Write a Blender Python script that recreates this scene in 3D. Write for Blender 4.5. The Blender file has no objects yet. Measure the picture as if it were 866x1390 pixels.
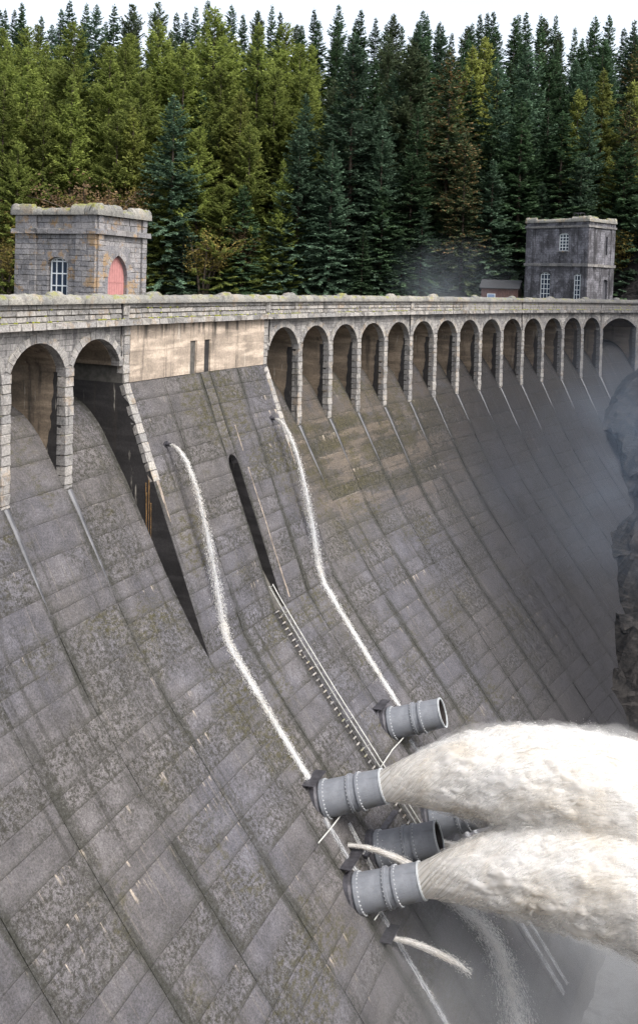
import bpy, bmesh, math, random
import numpy as np
from mathutils import Matrix, Vector, noise as mnoise

# ------------------------------------------------------------------ camera, sky, sun
F_PX, ZC, PITCH, ROLL, CYPX = 1251.36, 1.6472, 0.0348, 0.0317, 426.39      # photo 866 x 1390
CX, CY, RAD, BAY = 197.6456, -33.9961, 228.5565, 5.2719                     # dam arc: centre, crest radius, bay width
TB, TA = 2.652, 2.7784
scene = bpy.context.scene
col = scene.collection
rng = np.random.default_rng(7)
random.seed(7)
mnoise.seed_set(5)
R_ = math.radians

cp, sp = math.cos(PITCH), math.sin(PITCH)
cr, sr = math.cos(ROLL), math.sin(ROLL)
v_f = Vector((0, cp, -sp)); v_u0 = Vector((0, sp, cp)); v_r0 = Vector((1, 0, 0))
v_r = cr * v_r0 + sr * v_u0
v_u = cr * v_u0 - sr * v_r0
camd = bpy.data.cameras.new('camera'); cam = bpy.data.objects.new('camera', camd); col.objects.link(cam)
cam.matrix_world = Matrix(((v_r.x, v_u.x, -v_f.x, 0), (v_r.y, v_u.y, -v_f.y, 0), (v_r.z, v_u.z, -v_f.z, ZC), (0, 0, 0, 1)))
camd.sensor_fit = 'HORIZONTAL'; camd.sensor_width = 36; camd.lens = F_PX / 866 * 36
camd.shift_y = -(695 - CYPX) / 866
camd.clip_start = .1; camd.clip_end = 5000
scene.camera = cam

SUN_EL, SUN_AZ = R_(52), R_(128)            # azimuth clockwise from +Y
world = bpy.data.worlds.new('World'); scene.world = world; world.use_nodes = True
wn = world.node_tree.nodes; wl = world.node_tree.links
bg = wn['Background']; sky = wn.new('ShaderNodeTexSky'); sky.sky_type = 'NISHITA'
sky.sun_disc = False; sky.sun_elevation = SUN_EL; sky.sun_rotation = SUN_AZ
sky.air_density = 1.0; sky.dust_density = 4.0; sky.ozone_density = 1.0
hsv = wn.new('ShaderNodeHueSaturation'); hsv.inputs['Saturation'].default_value = .42   # a white overcast
wl.new(sky.outputs[0], hsv.inputs['Color']); wl.new(hsv.outputs[0], bg.inputs['Color'])
bg.inputs['Strength'].default_value = .15
sd = bpy.data.lights.new('sun', 'SUN'); sd.energy = 1.4; sd.angle = R_(30); sd.color = (1, .975, .94)
sun = bpy.data.objects.new('sun', sd); col.objects.link(sun)
sdir = Vector((math.sin(SUN_AZ) * math.cos(SUN_EL), math.cos(SUN_AZ) * math.cos(SUN_EL), math.sin(SUN_EL)))
sun.rotation_euler = sdir.to_track_quat('Z', 'Y').to_euler(); sun.location = (60, -60, 120)
scene.view_settings.view_transform = 'Standard'; scene.view_settings.look = 'None'
scene.view_settings.exposure = 1.30; scene.view_settings.gamma = 1
scene.cycles.use_denoising = True; scene.cycles.denoising_prefilter = 'NONE'
scene.cycles.max_bounces = 8; scene.cycles.diffuse_bounces = 3; scene.cycles.glossy_bounces = 2
scene.cycles.transparent_max_bounces = 24; scene.cycles.volume_bounces = 2
scene.cycles.volume_step_rate = 2.0; scene.cycles.volume_max_steps = 128

# ------------------------------------------------------------------ geometry helpers
def P(s, b, z):
    """dam coordinates (metres along the crest, metres downstream of the crest face, height) -> world"""
    t = TB - np.asarray(s, float) / RAD
    r = RAD - np.asarray(b, float)
    return np.stack([CX + r * np.cos(t), CY + r * np.sin(t), np.asarray(z, float) + 0 * t + 0 * r], -1)

def frame(s):
    """unit vectors at s: along the crest, upstream, up"""
    t = TB - s / RAD
    return Vector((math.sin(t), -math.cos(t), 0)), Vector((math.cos(t), math.sin(t), 0)), Vector((0, 0, 1))

def fmat(s, b, z, scale=(1, 1, 1), yaw=0, tilt=None):
    x, y, k = frame(s); p = P(s, b, z)
    m = Matrix(((x.x, y.x, 0, p[0]), (x.y, y.y, 0, p[1]), (0, 0, 1, p[2]), (0, 0, 0, 1)))
    if yaw: m = m @ Matrix.Rotation(yaw, 4, 'Z')
    if tilt: m = m @ Matrix.Rotation(tilt, 4, 'X')
    return m @ Matrix.Diagonal((*scale, 1))

def ray(px, py):
    d = v_r * ((px - 433) / F_PX) - v_u * ((py - CYPX) / F_PX) + v_f
    return d.normalized()

def at_depth(px, py, y):
    d = ray(px, py); k = y / d.y
    return Vector((d.x * k, y, ZC + d.z * k))

_prof = np.array([(-6.5, -5.55), (-5, -5.6), (-3.94, -5.89), (-2.69, -6.56), (-1.62, -7.7), (-.8, -9.03), (0.1, -10.4), (0.82, -11.6), (1.56, -12.97),
                  (2.46, -14.5), (3.28, -16.0), (4.16, -17.45), (5.03, -18.8), (6.1, -20.3), (8.04, -22.75), (10.67, -25.95), (13.3, -29.0),
                  (16.4, -32.6), (27.6, -46), (29.3, -48)])
def _dense(pr):
    d = np.r_[0, np.cumsum(np.hypot(*np.diff(pr, axis=0).T))]
    w = np.arange(0, d[-1], .05)
    b = np.interp(w, d, pr[:, 0]); z = np.interp(w, d, pr[:, 1])
    k = np.ones(25) / 25
    for _ in range(2):
        bp = np.pad(b, 12, mode='reflect', reflect_type='odd'); zp = np.pad(z, 12, mode='reflect', reflect_type='odd')
        b = np.convolve(bp, k, 'valid'); z = np.convolve(zp, k, 'valid')
    d = np.r_[0, np.cumsum(np.hypot(np.diff(b), np.diff(z)))]
    return d, b, z
PW, PB, PZ = _dense(_prof)
def sp_b(w): return np.interp(w, PW, PB)
def sp_z(w): return np.interp(w, PW, PZ)
def w_of_z(z): return float(np.interp(-z, -PZ, PW))
BL0, BL1 = -18.34, 0.0                                # the projecting block
KB, KZ = 6.62, -20.9
def bl_b(z): return 0.0 if z > -5 else (z + 5) / (KZ + 5) * KB
def face_b(s, z):
    b = float(np.interp(-z, -PZ, PB))
    if BL0 <= s <= BL1: b = max(b, bl_b(z))
    return b
def hit(px, py):
    """photo pixel -> (s, b, z) where its ray meets the downstream face"""
    d = ray(px, py); k = 25.0; c = Vector((CX, CY))
    while k < 240:
        p = Vector((d.x * k, d.y * k, ZC + d.z * k)); v = Vector((p.x - CX, p.y - CY)); r = v.length
        s = (TB - math.atan2(v.y, v.x)) * RAD
        if p.z < 0 and RAD - r < face_b(s, p.z): return s, RAD - r, p.z
        k += .05
    return None

def mesh_data(name, verts, faces, mat=None, smooth=False, uv=None, attr=None):
    me = bpy.data.meshes.new(name)
    verts = np.asarray(verts, dtype=np.float32)
    if isinstance(faces, np.ndarray):
        n, k = faces.shape
        me.vertices.add(len(verts)); me.vertices.foreach_set('co', verts.ravel())
        me.loops.add(n * k); me.loops.foreach_set('vertex_index', faces.astype(np.int32).ravel())
        me.polygons.add(n); me.polygons.foreach_set('loop_start', np.arange(0, n * k, k, dtype=np.int32))
        me.polygons.foreach_set('loop_total', np.full(n, k, dtype=np.int32))
        me.update(calc_edges=True)
    else:
        me.from_pydata(verts.tolist(), [], faces)
    if smooth: me.polygons.foreach_set('use_smooth', np.ones(len(me.polygons), dtype=bool))
    if uv is not None:
        vi = np.zeros(len(me.loops), dtype=np.int32); me.loops.foreach_get('vertex_index', vi)
        for nm, u in uv.items():
            L = me.uv_layers.new(name=nm); L.data.foreach_set('uv', np.asarray(u, dtype=np.float32)[vi].ravel())
    if attr is not None:
        for nm, a in attr.items():
            A = me.attributes.new(nm, 'FLOAT', 'POINT'); A.data.foreach_set('value', np.broadcast_to(np.asarray(a, dtype=np.float32), len(verts)).copy())
    if mat is not None: me.materials.append(mat)
    me.update()
    return me

WORLD = {}
def link(name, me, parent=None, mw=None):
    """an object with world matrix mw (default identity) under parent"""
    o = bpy.data.objects.new(name, me); col.objects.link(o)
    mw = mw if mw is not None else Matrix.Identity(4)
    WORLD[o] = mw
    o.matrix_basis = mw
    if parent is not None:
        o.parent = parent; o.matrix_parent_inverse = WORLD[parent].inverted()
    return o
def obj(name, verts, faces, mat, parent=None, mw=None, **kw):
    return link(name, mesh_data(name, verts, faces, mat, **kw), parent, mw)
def tag(o, label, cat, group=None):
    o['label'] = label; o['category'] = cat
    if group: o['group'] = group
    return o
def thing(name, label, cat, mw, group=None):
    if not isinstance(mw, Matrix): mw = Matrix.Translation(Vector(mw))
    o = link(name, None, None, mw); o.empty_display_size = .5
    return tag(o, label, cat, group)

class MB:
    def __init__(s): s.v = []; s.f = []
    def add(s, v, f):
        n = len(s.v); s.v += [tuple(map(float, p)) for p in v]; s.f += [tuple(i + n for i in q) for q in f]
    def box(s, x0, x1, y0, y1, z0, z1, fn=None):
        c = [(x0, y0, z0), (x1, y0, z0), (x1, y1, z0), (x0, y1, z0), (x0, y0, z1), (x1, y0, z1), (x1, y1, z1), (x0, y1, z1)]
        if fn: c = [fn(*p) for p in c]
        s.add(c, [(0, 3, 2, 1), (4, 5, 6, 7), (0, 1, 5, 4), (1, 2, 6, 5), (2, 3, 7, 6), (3, 0, 4, 7)])
    def tube(s, pts, rad, n=8, cap=True):
        pts = [Vector(p) for p in pts]; rad = [rad] * len(pts) if not hasattr(rad, '__len__') else rad
        base = len(s.v); up = Vector((0, 0, 1))
        for i, p in enumerate(pts):
            d = (pts[min(i + 1, len(pts) - 1)] - pts[max(i - 1, 0)]).normalized()
            a = d.cross(up); a = a.normalized() if a.length > 1e-4 else Vector((1, 0, 0)); b = d.cross(a)
            for k in range(n):
                q = p + (a * math.cos(2 * math.pi * k / n) + b * math.sin(2 * math.pi * k / n)) * rad[i]; s.v.append(tuple(q))
        for i in range(len(pts) - 1):
            for k in range(n):
                s.f.append((base + i * n + k, base + i * n + (k + 1) % n, base + (i + 1) * n + (k + 1) % n, base + (i + 1) * n + k))
        if cap: s.f.append(tuple(base + k for k in range(n))[::-1]); s.f.append(tuple(base + (len(pts) - 1) * n + k for k in range(n)))
    def build(s, name, mat, parent=None, mw=None, **kw): return obj(name, s.v, s.f, mat, parent, mw, **kw)

def bm_data(name, bm, mat, smooth=False):
    me = bpy.data.meshes.new(name); bm.to_mesh(me); bm.free(); me.materials.append(mat)
    if smooth: me.polygons.foreach_set('use_smooth', np.ones(len(me.polygons), dtype=bool))
    return me

# ------------------------------------------------------------------ materials
class NT:
    def __init__(s, name):
        s.m = bpy.data.materials.new(name); s.m.use_nodes = True; s.t = s.m.node_tree; s.n = s.t.nodes
        s.b = s.n['Principled BSDF']; s.out = s.n['Material Output']
    def node(s, typ, **kw):
        n = s.n.new(typ)
        for k, v in kw.items(): setattr(n, k, v)
        return n
    def put(s, sock, val):
        if isinstance(val, bpy.types.NodeSocket): s.t.links.new(val, sock)
        elif hasattr(val, '__len__') and len(val) == 3 and sock.type == 'RGBA': sock.default_value = (*val, 1)
        else: sock.default_value = val
    def uv(s, name): return s.node('ShaderNodeUVMap', uv_map=name).outputs[0]
    def pos(s): return s.node('ShaderNodeNewGeometry').outputs['Position']
    def objco(s): return s.node('ShaderNodeTexCoord').outputs['Object']
    def orand(s): return s.node('ShaderNodeObjectInfo').outputs['Random']
    def att(s, name): return s.node('ShaderNodeAttribute', attribute_name=name).outputs['Fac']
    def scale(s, vec, sc, loc=(0, 0, 0)):
        n = s.node('ShaderNodeMapping'); s.put(n.inputs['Vector'], vec); n.inputs['Scale'].default_value = sc; n.inputs['Location'].default_value = loc
        return n.outputs[0]
    def addv(s, a, b):
        n = s.node('ShaderNodeVectorMath', operation='ADD'); s.put(n.inputs[0], a); s.put(n.inputs[1], b); return n.outputs[0]
    def noise(s, vec, scale, detail=5, rough=.6, dist=0):
        n = s.node('ShaderNodeTexNoise'); s.put(n.inputs['Vector'], vec); n.inputs['Scale'].default_value = scale
        n.inputs['Detail'].default_value = detail; n.inputs['Roughness'].default_value = rough; n.inputs['Distortion'].default_value = dist
        return n.outputs['Fac']
    def math(s, op, a, b=0.0, clamp=False):
        n = s.node('ShaderNodeMath', operation=op, use_clamp=clamp); s.put(n.inputs[0], a); s.put(n.inputs[1], b); return n.outputs[0]
    def step(s, v, lo, hi, a=0.0, b=1.0):
        n = s.node('ShaderNodeMapRange', interpolation_type='SMOOTHSTEP'); s.put(n.inputs['Value'], v)
        n.inputs['From Min'].default_value = lo; n.inputs['From Max'].default_value = hi
        n.inputs['To Min'].default_value = a; n.inputs['To Max'].default_value = b
        return n.outputs[0]
    def mix(s, f, a, b, mode='MIX'):
        n = s.node('ShaderNodeMix', data_type='RGBA', blend_type=mode); s.put(n.inputs[0], f); s.put(n.inputs[6], a); s.put(n.inputs[7], b); return n.outputs[2]
    def sep(s, vec):
        n = s.node('ShaderNodeSeparateXYZ'); s.put(n.inputs[0], vec); return n.outputs
    def bump(s, h, strength=.4, dist=.05, normal=None):
        n = s.node('ShaderNodeBump'); n.inputs['Strength'].default_value = strength; n.inputs['Distance'].default_value = dist; s.put(n.inputs['Height'], h)
        if normal is not None: s.put(n.inputs['Normal'], normal)
        return n.outputs[0]
    def done(s, color, rough=.8, bump=None, spec=.3, metal=0.0):
        s.put(s.b.inputs['Base Color'], color); s.put(s.b.inputs['Roughness'], rough); s.b.inputs['Specular IOR Level'].default_value = spec
        s.b.inputs['Metallic'].default_value = metal
        if bump is not None: s.put(s.b.inputs['Normal'], bump)
        return s.m

def concrete_face():
    """weathered mass concrete of the spillway; uv 'face' is metres along / down the face, uv 'pan' is 0..1 in one pour"""
    m = NT('weathered_concrete'); uv = m.uv('face'); pan = m.uv('pan'); rnd = m.att('rnd')
    u, v, _ = m.sep(uv); pu, pv, _ = m.sep(pan)
    big = m.noise(uv, .075, 5, .62); mid = m.noise(uv, .5, 7, .68); fine = m.noise(uv, 5.5, 7, .8)
    c = m.mix(m.step(big, .38, .62), (.101, .098, .112), (.110, .102, .103))
    # peat-brown stain on the upper spillway
    brown = m.math('MULTIPLY', m.math('MULTIPLY', m.step(v, 22, 10), m.step(mid, .26, .56)), m.math('ADD', .12, m.step(u, -1, 5, 0, .88)))
    c = m.mix(m.math('MULTIPLY', brown, .85), c, (.074, .058, .042))
    lane = m.math('MULTIPLY', m.math('MULTIPLY', m.step(u, 1, 5), m.step(u, 40, 22)), m.math('MULTIPLY', m.step(v, 7.5, 9.5), m.step(v, 22, 14)))
    row = m.step(m.math('ADD', m.noise(m.scale(uv, (.07, .55, 1), (2, 4, 0)), 1.0, 5, .7), m.math('ADD', m.math('MULTIPLY', m.math('SUBTRACT', mid, .5), .5), m.math('MULTIPLY', m.math('SUBTRACT', rnd, .5), .10))), .40, .60)
    c = m.mix(m.math('MULTIPLY', lane, m.math('MULTIPLY', row, m.step(m.noise(uv, 2.2, 8, .88), .40, .56, .25, .9))), c, (.040, .036, .014))
    c = m.mix(m.math('MULTIPLY', lane, m.math('MULTIPLY', m.step(row, .3, .0), .55)), c, (.17, .135, .10))
    c = m.mix(1.0, c, m.grey(m.step(rnd, 0, 1, .86, 1.12)), 'MULTIPLY')
    c = m.mix(1.0, c, m.grey(m.step(mid, .30, .70, .72, 1.30)), 'MULTIPLY')
    # down-slope streaks, dark and pale
    st = m.noise(m.scale(uv, (1.7, .07, 1)), 1.0, 6, .66); st2 = m.noise(m.scale(uv, (4.2, .12, 1), (3, 9, 0)), 1.0, 5, .65)
    c = m.mix(m.step(st, .53, .68, 0, .72), c, (.034, .032, .030))
    c = m.mix(m.step(st2, .57, .72, 0, .55), c, (.185, .165, .142))
    # dark lichen speckle in patches that ignore the joints, and others held by one pour
    pn = m.math('ADD', m.noise(m.addv(uv, (31, 7, 0)), .17, 5, .65), m.math('MULTIPLY', m.math('SUBTRACT', rnd, .5), .30))
    spk = m.step(m.noise(uv, 3.4, 9, .92), .45, .55)
    c = m.mix(m.math('MULTIPLY', m.math('MULTIPLY', m.step(pn, .42, .60, .28, 1.0), spk), .90), c, (.022, .021, .014))
    bu = m.math('MULTIPLY', m.math('SUBTRACT', u, -8.6), .19); bv = m.math('MULTIPLY', m.math('SUBTRACT', v, 5.4), .30)
    bag = m.step(m.math('ADD', m.math('MULTIPLY', bu, bu), m.math('MULTIPLY', bv, bv)), 1.0, .0, 0, .22)
    moss = m.math('MULTIPLY', m.step(m.math('ADD', m.noise(m.addv(uv, (5, 50, 0)), .13, 5, .65), bag), .50, .62), m.step(m.noise(m.scale(uv, (1.6, 3.4, 1)), 1.0, 7, .8), .45, .58))
    c = m.mix(m.math('MULTIPLY', moss, .72), c, (.050, .044, .014))
    pale = m.step(m.noise(m.addv(uv, (2, 3, 0)), 4.5, 9, .95), .57, .68)
    c = m.mix(m.math('MULTIPLY', pale, .55), c, (.24, .235, .235))
    # lime runs below the lift joints, grime above them
    drip = m.noise(m.scale(uv, (3.0, .26, 1), (1, 2, 0)), 1.0, 5, .75)
    wh = m.noise(m.addv(uv, (70, 20, 0)), .12, 3, .6)
    lime = m.math('MULTIPLY', m.step(pv, .42, .0), m.step(m.math('ADD', drip, m.math('MULTIPLY', wh, .6)), .93, 1.04))
    c = m.mix(m.math('MULTIPLY', lime, .85), c, (.40, .34, .275))
    edge = m.math('MULTIPLY', m.step(pv, .055, .0), m.step(m.noise(uv, .8, 6, .75), .52, .64))
    c = m.mix(m.math('MULTIPLY', edge, .5), c, (.25, .23, .205))
    grime = m.math('MULTIPLY', m.step(pv, .72, 1.0), m.step(mid, .36, .58))
    c = m.mix(m.math('MULTIPLY', grime, .6), c, (.036, .034, .028))
    sw = m.math('MULTIPLY', m.math('SUBTRACT', m.noise(m.scale(uv, (.8, .12, 1)), 1.0, 6, .75), .5), .34)
    side = m.math('MULTIPLY', m.math('MAXIMUM', m.step(m.math('ADD', pu, sw), .15, .03), m.step(m.math('ADD', pu, sw), .88, .97)), m.step(m.noise(m.scale(uv, (.3, .10, 1), (8, 1, 0)), 1.0, 4, .7), .36, .56))
    c = m.mix(m.math('MULTIPLY', side, m.step(m.noise(uv, 3.0, 7, .85), .36, .56, .35, .9)), c, (.026, .026, .020))
    c = m.mix(1.0, c, m.grey(m.step(m.noise(uv, 9, 6, .9), .32, .68, .50, 1.55)), 'MULTIPLY')
    # spray soaking towards right bank and outlets, plus the bank's shade painted in
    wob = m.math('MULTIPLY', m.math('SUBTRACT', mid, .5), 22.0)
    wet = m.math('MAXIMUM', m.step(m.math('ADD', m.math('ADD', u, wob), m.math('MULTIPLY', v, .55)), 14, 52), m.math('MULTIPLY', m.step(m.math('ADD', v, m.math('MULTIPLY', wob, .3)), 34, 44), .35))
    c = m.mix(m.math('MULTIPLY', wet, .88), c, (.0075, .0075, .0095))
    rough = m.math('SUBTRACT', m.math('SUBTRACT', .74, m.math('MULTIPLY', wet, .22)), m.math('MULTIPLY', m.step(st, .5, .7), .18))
    bp = m.bump(m.math('ADD', fine, m.math('MULTIPLY', mid, 1.0)), .9, .08)
    return m.done(c, rough, bp, .22)
def _grey(self, v):
    n = self.node('ShaderNodeCombineColor'); [self.put(n.inputs[i], v) for i in range(3)]; return n.outputs[0]
NT.grey = _grey

def granite(name, base=(.36, .345, .34), lich=.5, orange=.35, dark=.35, darkx=False, grout=None):
    m = NT(name); p = m.pos(); r = m.orand()
    x, y, z = m.sep(p)
    mid = m.noise(p, 1.3, 5, .65); fine = m.noise(p, 9, 5, .8)
    c = m.mix(m.step(r, 0, 1), tuple(k * .80 for k in base), tuple(min(1, k * 1.16) for k in (base[0] * 1.03, base[1], base[2] * .95)))
    c = m.mix(1.0, c, m.grey(m.step(fine, .3, .72, .55, 1.3)), 'MULTIPLY')
    c = m.mix(m.step(mid, .50, .72, 0, dark), c, (.085, .08, .075))
    stv = m.noise(m.scale(p, (1.6, 1.6, .22)), 1.0, 4, .65)
    c = m.mix(m.step(stv, .55, .72, 0, dark), c, (.05, .048, .045))
    if orange:
        c = m.mix(m.math('MULTIPLY', m.step(m.noise(m.addv(p, (9, 3, 1)), .7, 6, .75), .54, .62), orange), c, (.32, .19, .065))
    if lich:
        nz = m.sep(m.node('ShaderNodeNewGeometry').outputs['Normal'])[2]
        top = m.math('MULTIPLY', m.step(nz, .25, .8), m.step(m.noise(m.addv(p, (2, 8, 4)), 1.1, 5, .7), .50, .62))
        c = m.mix(m.math('MULTIPLY', top, lich), c, (.17, .17, .03))
    if darkx:   # darker towards the right bank
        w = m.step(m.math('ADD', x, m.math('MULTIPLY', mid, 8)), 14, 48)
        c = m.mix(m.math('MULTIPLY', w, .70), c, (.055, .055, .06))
    return m.done(c, .85, m.bump(m.math('ADD', fine, m.math('MULTIPLY', mid, 1.6)), .6, .05), .25)

def stained_wall(name, base, dark, wet=False):
    """vault and pier sides: peat-brown concrete with black runs"""
    m = NT(name); p = m.pos(); x, y, z = m.sep(p)
    n1 = m.noise(p, .35, 5, .65); n2 = m.noise(m.scale(p, (1.4, 1.4, .12)), 1.0, 5, .65); n3 = m.noise(m.scale(p, (.25, .25, 1.6)), 1.0, 5, .6); fine = m.noise(p, 7, 5, .75)
    c = m.mix(m.step(n1, .35, .65), base, tuple(k * .62 for k in base))
    c = m.mix(m.step(n3, .44, .62, 0, .75), c, tuple(k * 1.5 for k in base))
    c = m.mix(m.step(n2, .54, .70, 0, dark), c, (.035, .030, .026))
    c = m.mix(m.step(m.noise(m.addv(m.scale(p, (2.6, 2.6, .3)), (4, 4, 0)), 1.0, 4, .6), .64, .72, 0, .7), c, (.46, .42, .36))
    c = m.mix(1.0, c, m.grey(m.step(fine, .3, .7, .78, 1.2)), 'MULTIPLY')
    dr = m.math('MULTIPLY', m.step(m.math('ADD', z, m.math('MULTIPLY', n1, 2.6)), -1.4, -.2), m.step(m.noise(m.scale(p, (2.3, 2.3, .05)), 1.0, 3, .6), .50, .60))
    c = m.mix(m.math('MULTIPLY', dr, dark), c, (.045, .040, .035))
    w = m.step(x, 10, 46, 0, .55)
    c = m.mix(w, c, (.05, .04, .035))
    return m.done(c, .7, m.bump(m.math('ADD', fine, n1), .4, .04), .35)

def coursed(name, base, sx, sy, dk=.5):
    """ashlar too far away to build: brick pattern in uv metres"""
    m = NT(name); uv = m.uv('face'); p = m.pos()
    br = m.node('ShaderNodeTexBrick'); m.put(br.inputs['Vector'], uv); br.inputs['Scale'].default_value = 1
    br.inputs['Brick Width'].default_value = sx; br.inputs['Row Height'].default_value = sy; br.inputs['Mortar Size'].default_value = .02; br.inputs['Mortar Smooth'].default_value = .3
    br.inputs['Color1'].default_value = (*[k * .82 for k in base], 1); br.inputs['Color2'].default_value = (*[k * 1.15 for k in base], 1); br.inputs['Mortar'].default_value = (*[k * .45 for k in base], 1)
    n1 = m.noise(p, .5, 6, .7); n2 = m.noise(m.scale(p, (1.2, 1.2, .15)), 1.0, 5, .65); fine = m.noise(p, 6, 5, .8)
    c = m.mix(m.step(n1, .40, .58, 0, dk), br.outputs['Color'], (.055, .053, .058))
    c = m.mix(m.step(n2, .48, .62, 0, dk), c, (.035, .034, .037))
    c = m.mix(m.step(m.noise(m.addv(p, (3, 9, 2)), 1.1, 6, .75), .56, .68, 0, .5), c, tuple(min(1, k * 1.6) for k in base))
    c = m.mix(1.0, c, m.grey(m.step(fine, .3, .7, .7, 1.25)), 'MULTIPLY')
    h = m.math('SUBTRACT', m.math('MULTIPLY', fine, .5), m.math('MULTIPLY', br.outputs['Fac'], .6))
    return m.done(c, .88, m.bump(h, .7, .05), .25)

def simple(name, colr, rough=.6, metal=0.0, var=.15, nscale=4, spec=.4, bump=.15):
    m = NT(name); p = m.pos(); n = m.noise(p, nscale, 5, .65)
    c = m.mix(1.0, colr, m.grey(m.step(n, .3, .7, 1 - var, 1 + var)), 'MULTIPLY')
    return m.done(c, rough, m.bump(n, bump, .02), spec, metal)

M = {}
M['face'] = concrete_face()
M['stone'] = granite('granite_ashlar', (.28, .27, .262), .5, .25, .75, darkx=True)
M['coping'] = granite('rough_granite_coping', (.215, .21, .195), .8, .2, .65, darkx=True)
M['tower'] = granite('lichened_tower_stone', (.235, .23, .24), .5, .60, .6)
M['side'] = stained_wall('peat_stained_concrete', (.19, .148, .108), .75)
M['soak'] = stained_wall('black_soaked_concrete', (.028, .026, .026), .9)
M['wall'] = stained_wall('pale_tan_concrete', (.36, .295, .235), .85)
M['mortar'] = simple('dark_mortar', (.040, .034, .026), .9, nscale=6, var=.3)
M['core'] = simple('dark_joint_concrete', (.075, .07, .062), .9, nscale=3, var=.3)  # darker base concrete seen in the gaps between pours
M['ftower'] = coursed('dark_tower_masonry', (.19, .186, .205), .75, .36, .85)
M['spandrel'] = coursed('rubble_masonry', (.30, .285, .27), .62, .34)

# pipe paint: worn blue-grey
m = NT('worn_grey_pipe_paint'); p = m.objco(); n = m.noise(p, 1.6, 6, .7); n2 = m.noise(m.scale(p, (.6, 5, 5)), 1.0, 4, .6); f = m.noise(p, 14, 4, .7)
c = m.mix(m.step(n, .35, .68), (.165, .175, .195), (.215, .225, .245)); c = m.mix(m.step(n2, .55, .72, 0, .45), c, (.11, .115, .125))
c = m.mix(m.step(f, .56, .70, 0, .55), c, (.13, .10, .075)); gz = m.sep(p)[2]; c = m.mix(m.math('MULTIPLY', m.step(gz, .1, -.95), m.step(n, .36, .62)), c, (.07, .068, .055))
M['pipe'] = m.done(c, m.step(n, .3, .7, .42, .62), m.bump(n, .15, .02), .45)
M['pipe_in'] = simple('wet_dark_pipe_lining', (.035, .03, .028), .4)
M['steel'] = simple('dark_wet_steel_plate', (.055, .053, .060), .45, .3, .4, 3)
M['white_rail'] = simple('white_painted_rail', (.46, .46, .43), .5, 0, .2, 5)
M['sash'] = simple('white_window_paint', (.62, .65, .66), .5, 0, .08, 5)
M['sash_blue'] = simple('pale_green_window_paint', (.30, .37, .36), .5, 0, .15, 5)
m = NT('dark_window_glass'); M['glass'] = m.done(m.mix(m.noise(m.pos(), 1.2, 2), (.012, .018, .03), (.03, .05, .085)), .08, None, .6)
M['door'] = simple('faded_pink_door_paint', (.36, .165, .155), .65, 0, .12, 3)
M['hut'] = simple('red_brown_hut_boards', (.10, .05, .042), .8, 0, .25, 3)
M['roof'] = simple('dark_felt_roof', (.04, .04, .042), .9)
M['bark'] = simple('grey_brown_bark', (.085, .065, .05), .95, 0, .4, 8)

def leaf(name, a, b, tip=None, tr=.25):
    m = NT(name); at = m.att('shade'); r = m.orand(); p = m.pos()
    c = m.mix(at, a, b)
    if tip is not None: c = m.mix(m.math('MULTIPLY', m.att('tip'), 1.0, True), c, tip)
    c = m.mix(1.0, c, m.grey(m.step(r, 0, 1, .72, 1.25)), 'MULTIPLY')
    c = m.mix(1.0, c, m.grey(m.step(m.noise(p, .35, 3), .3, .7, .75, 1.22)), 'MULTIPLY')
    m.done(c, .75, None, .2)
    t = m.node('ShaderNodeBsdfTranslucent'); m.put(t.inputs['Color'], c); x = m.node('ShaderNodeMixShader'); x.inputs[0].default_value = tr
    m.t.links.new(m.b.outputs[0], x.inputs[1]); m.t.links.new(t.outputs[0], x.inputs[2]); m.t.links.new(x.outputs[0], m.out.inputs['Surface'])
    return m.m
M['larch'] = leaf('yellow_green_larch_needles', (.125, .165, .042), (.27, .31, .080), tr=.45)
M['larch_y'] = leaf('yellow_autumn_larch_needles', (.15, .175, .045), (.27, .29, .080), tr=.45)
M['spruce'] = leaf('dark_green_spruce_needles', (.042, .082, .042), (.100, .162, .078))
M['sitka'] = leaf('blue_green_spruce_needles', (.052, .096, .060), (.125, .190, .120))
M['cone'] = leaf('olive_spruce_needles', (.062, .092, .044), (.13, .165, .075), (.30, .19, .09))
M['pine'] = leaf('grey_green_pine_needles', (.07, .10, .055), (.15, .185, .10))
M['autumn'] = leaf('brown_autumn_leaves', (.12, .08, .05), (.23, .15, .075), tr=.35)
M['gold'] = leaf('golden_autumn_leaves', (.16, .135, .04), (.28, .215, .06), tr=.4)
M['grassy'] = simple('forest_floor', (.035, .04, .018), .95, 0, .5, .4)

# ------------------------------------------------------------------ terrain, water
def smooth(x, a, b):
    t = np.clip((np.asarray(x, float) - a) / (b - a), 0, 1); return t * t * (3 - 2 * t)
def ground(x, y):
    """the wooded far bank behind the reservoir"""
    x = np.asarray(x, float); y = np.asarray(y, float)
    d = y - 157 + 3 * np.sin(x * .045)
    z = np.where(d < 0, -3 + d * .4, -3 + d * .49) + 1.2 * np.sin(x * .11 + y * .07) + .8 * np.sin(x * .23 - y * .13)
    z = np.clip(z, -14, 45)
    return np.where(np.hypot(x - CX, y - CY) < RAD + 11, np.minimum(z, -24), z)
def sheet(name, fn, xs, ys, mat, **kw):
    X, Y = np.meshgrid(xs, ys); v = fn(X, Y).reshape(-1, 3)
    nx, ny = len(xs), len(ys); i = np.arange(nx * ny).reshape(ny, nx)
    f = np.stack([i[:-1, :-1], i[:-1, 1:], i[1:, 1:], i[1:, :-1]], -1).reshape(-1, 4)
    o = obj(name, v, f, mat, smooth=True, **kw); o['kind'] = 'structure'; return o
sheet('hillside', lambda X, Y: np.stack([X, Y, ground(X, Y)], -1), np.arange(-260, 401, 5.), np.arange(122, 520, 4.), M['grassy'])

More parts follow.
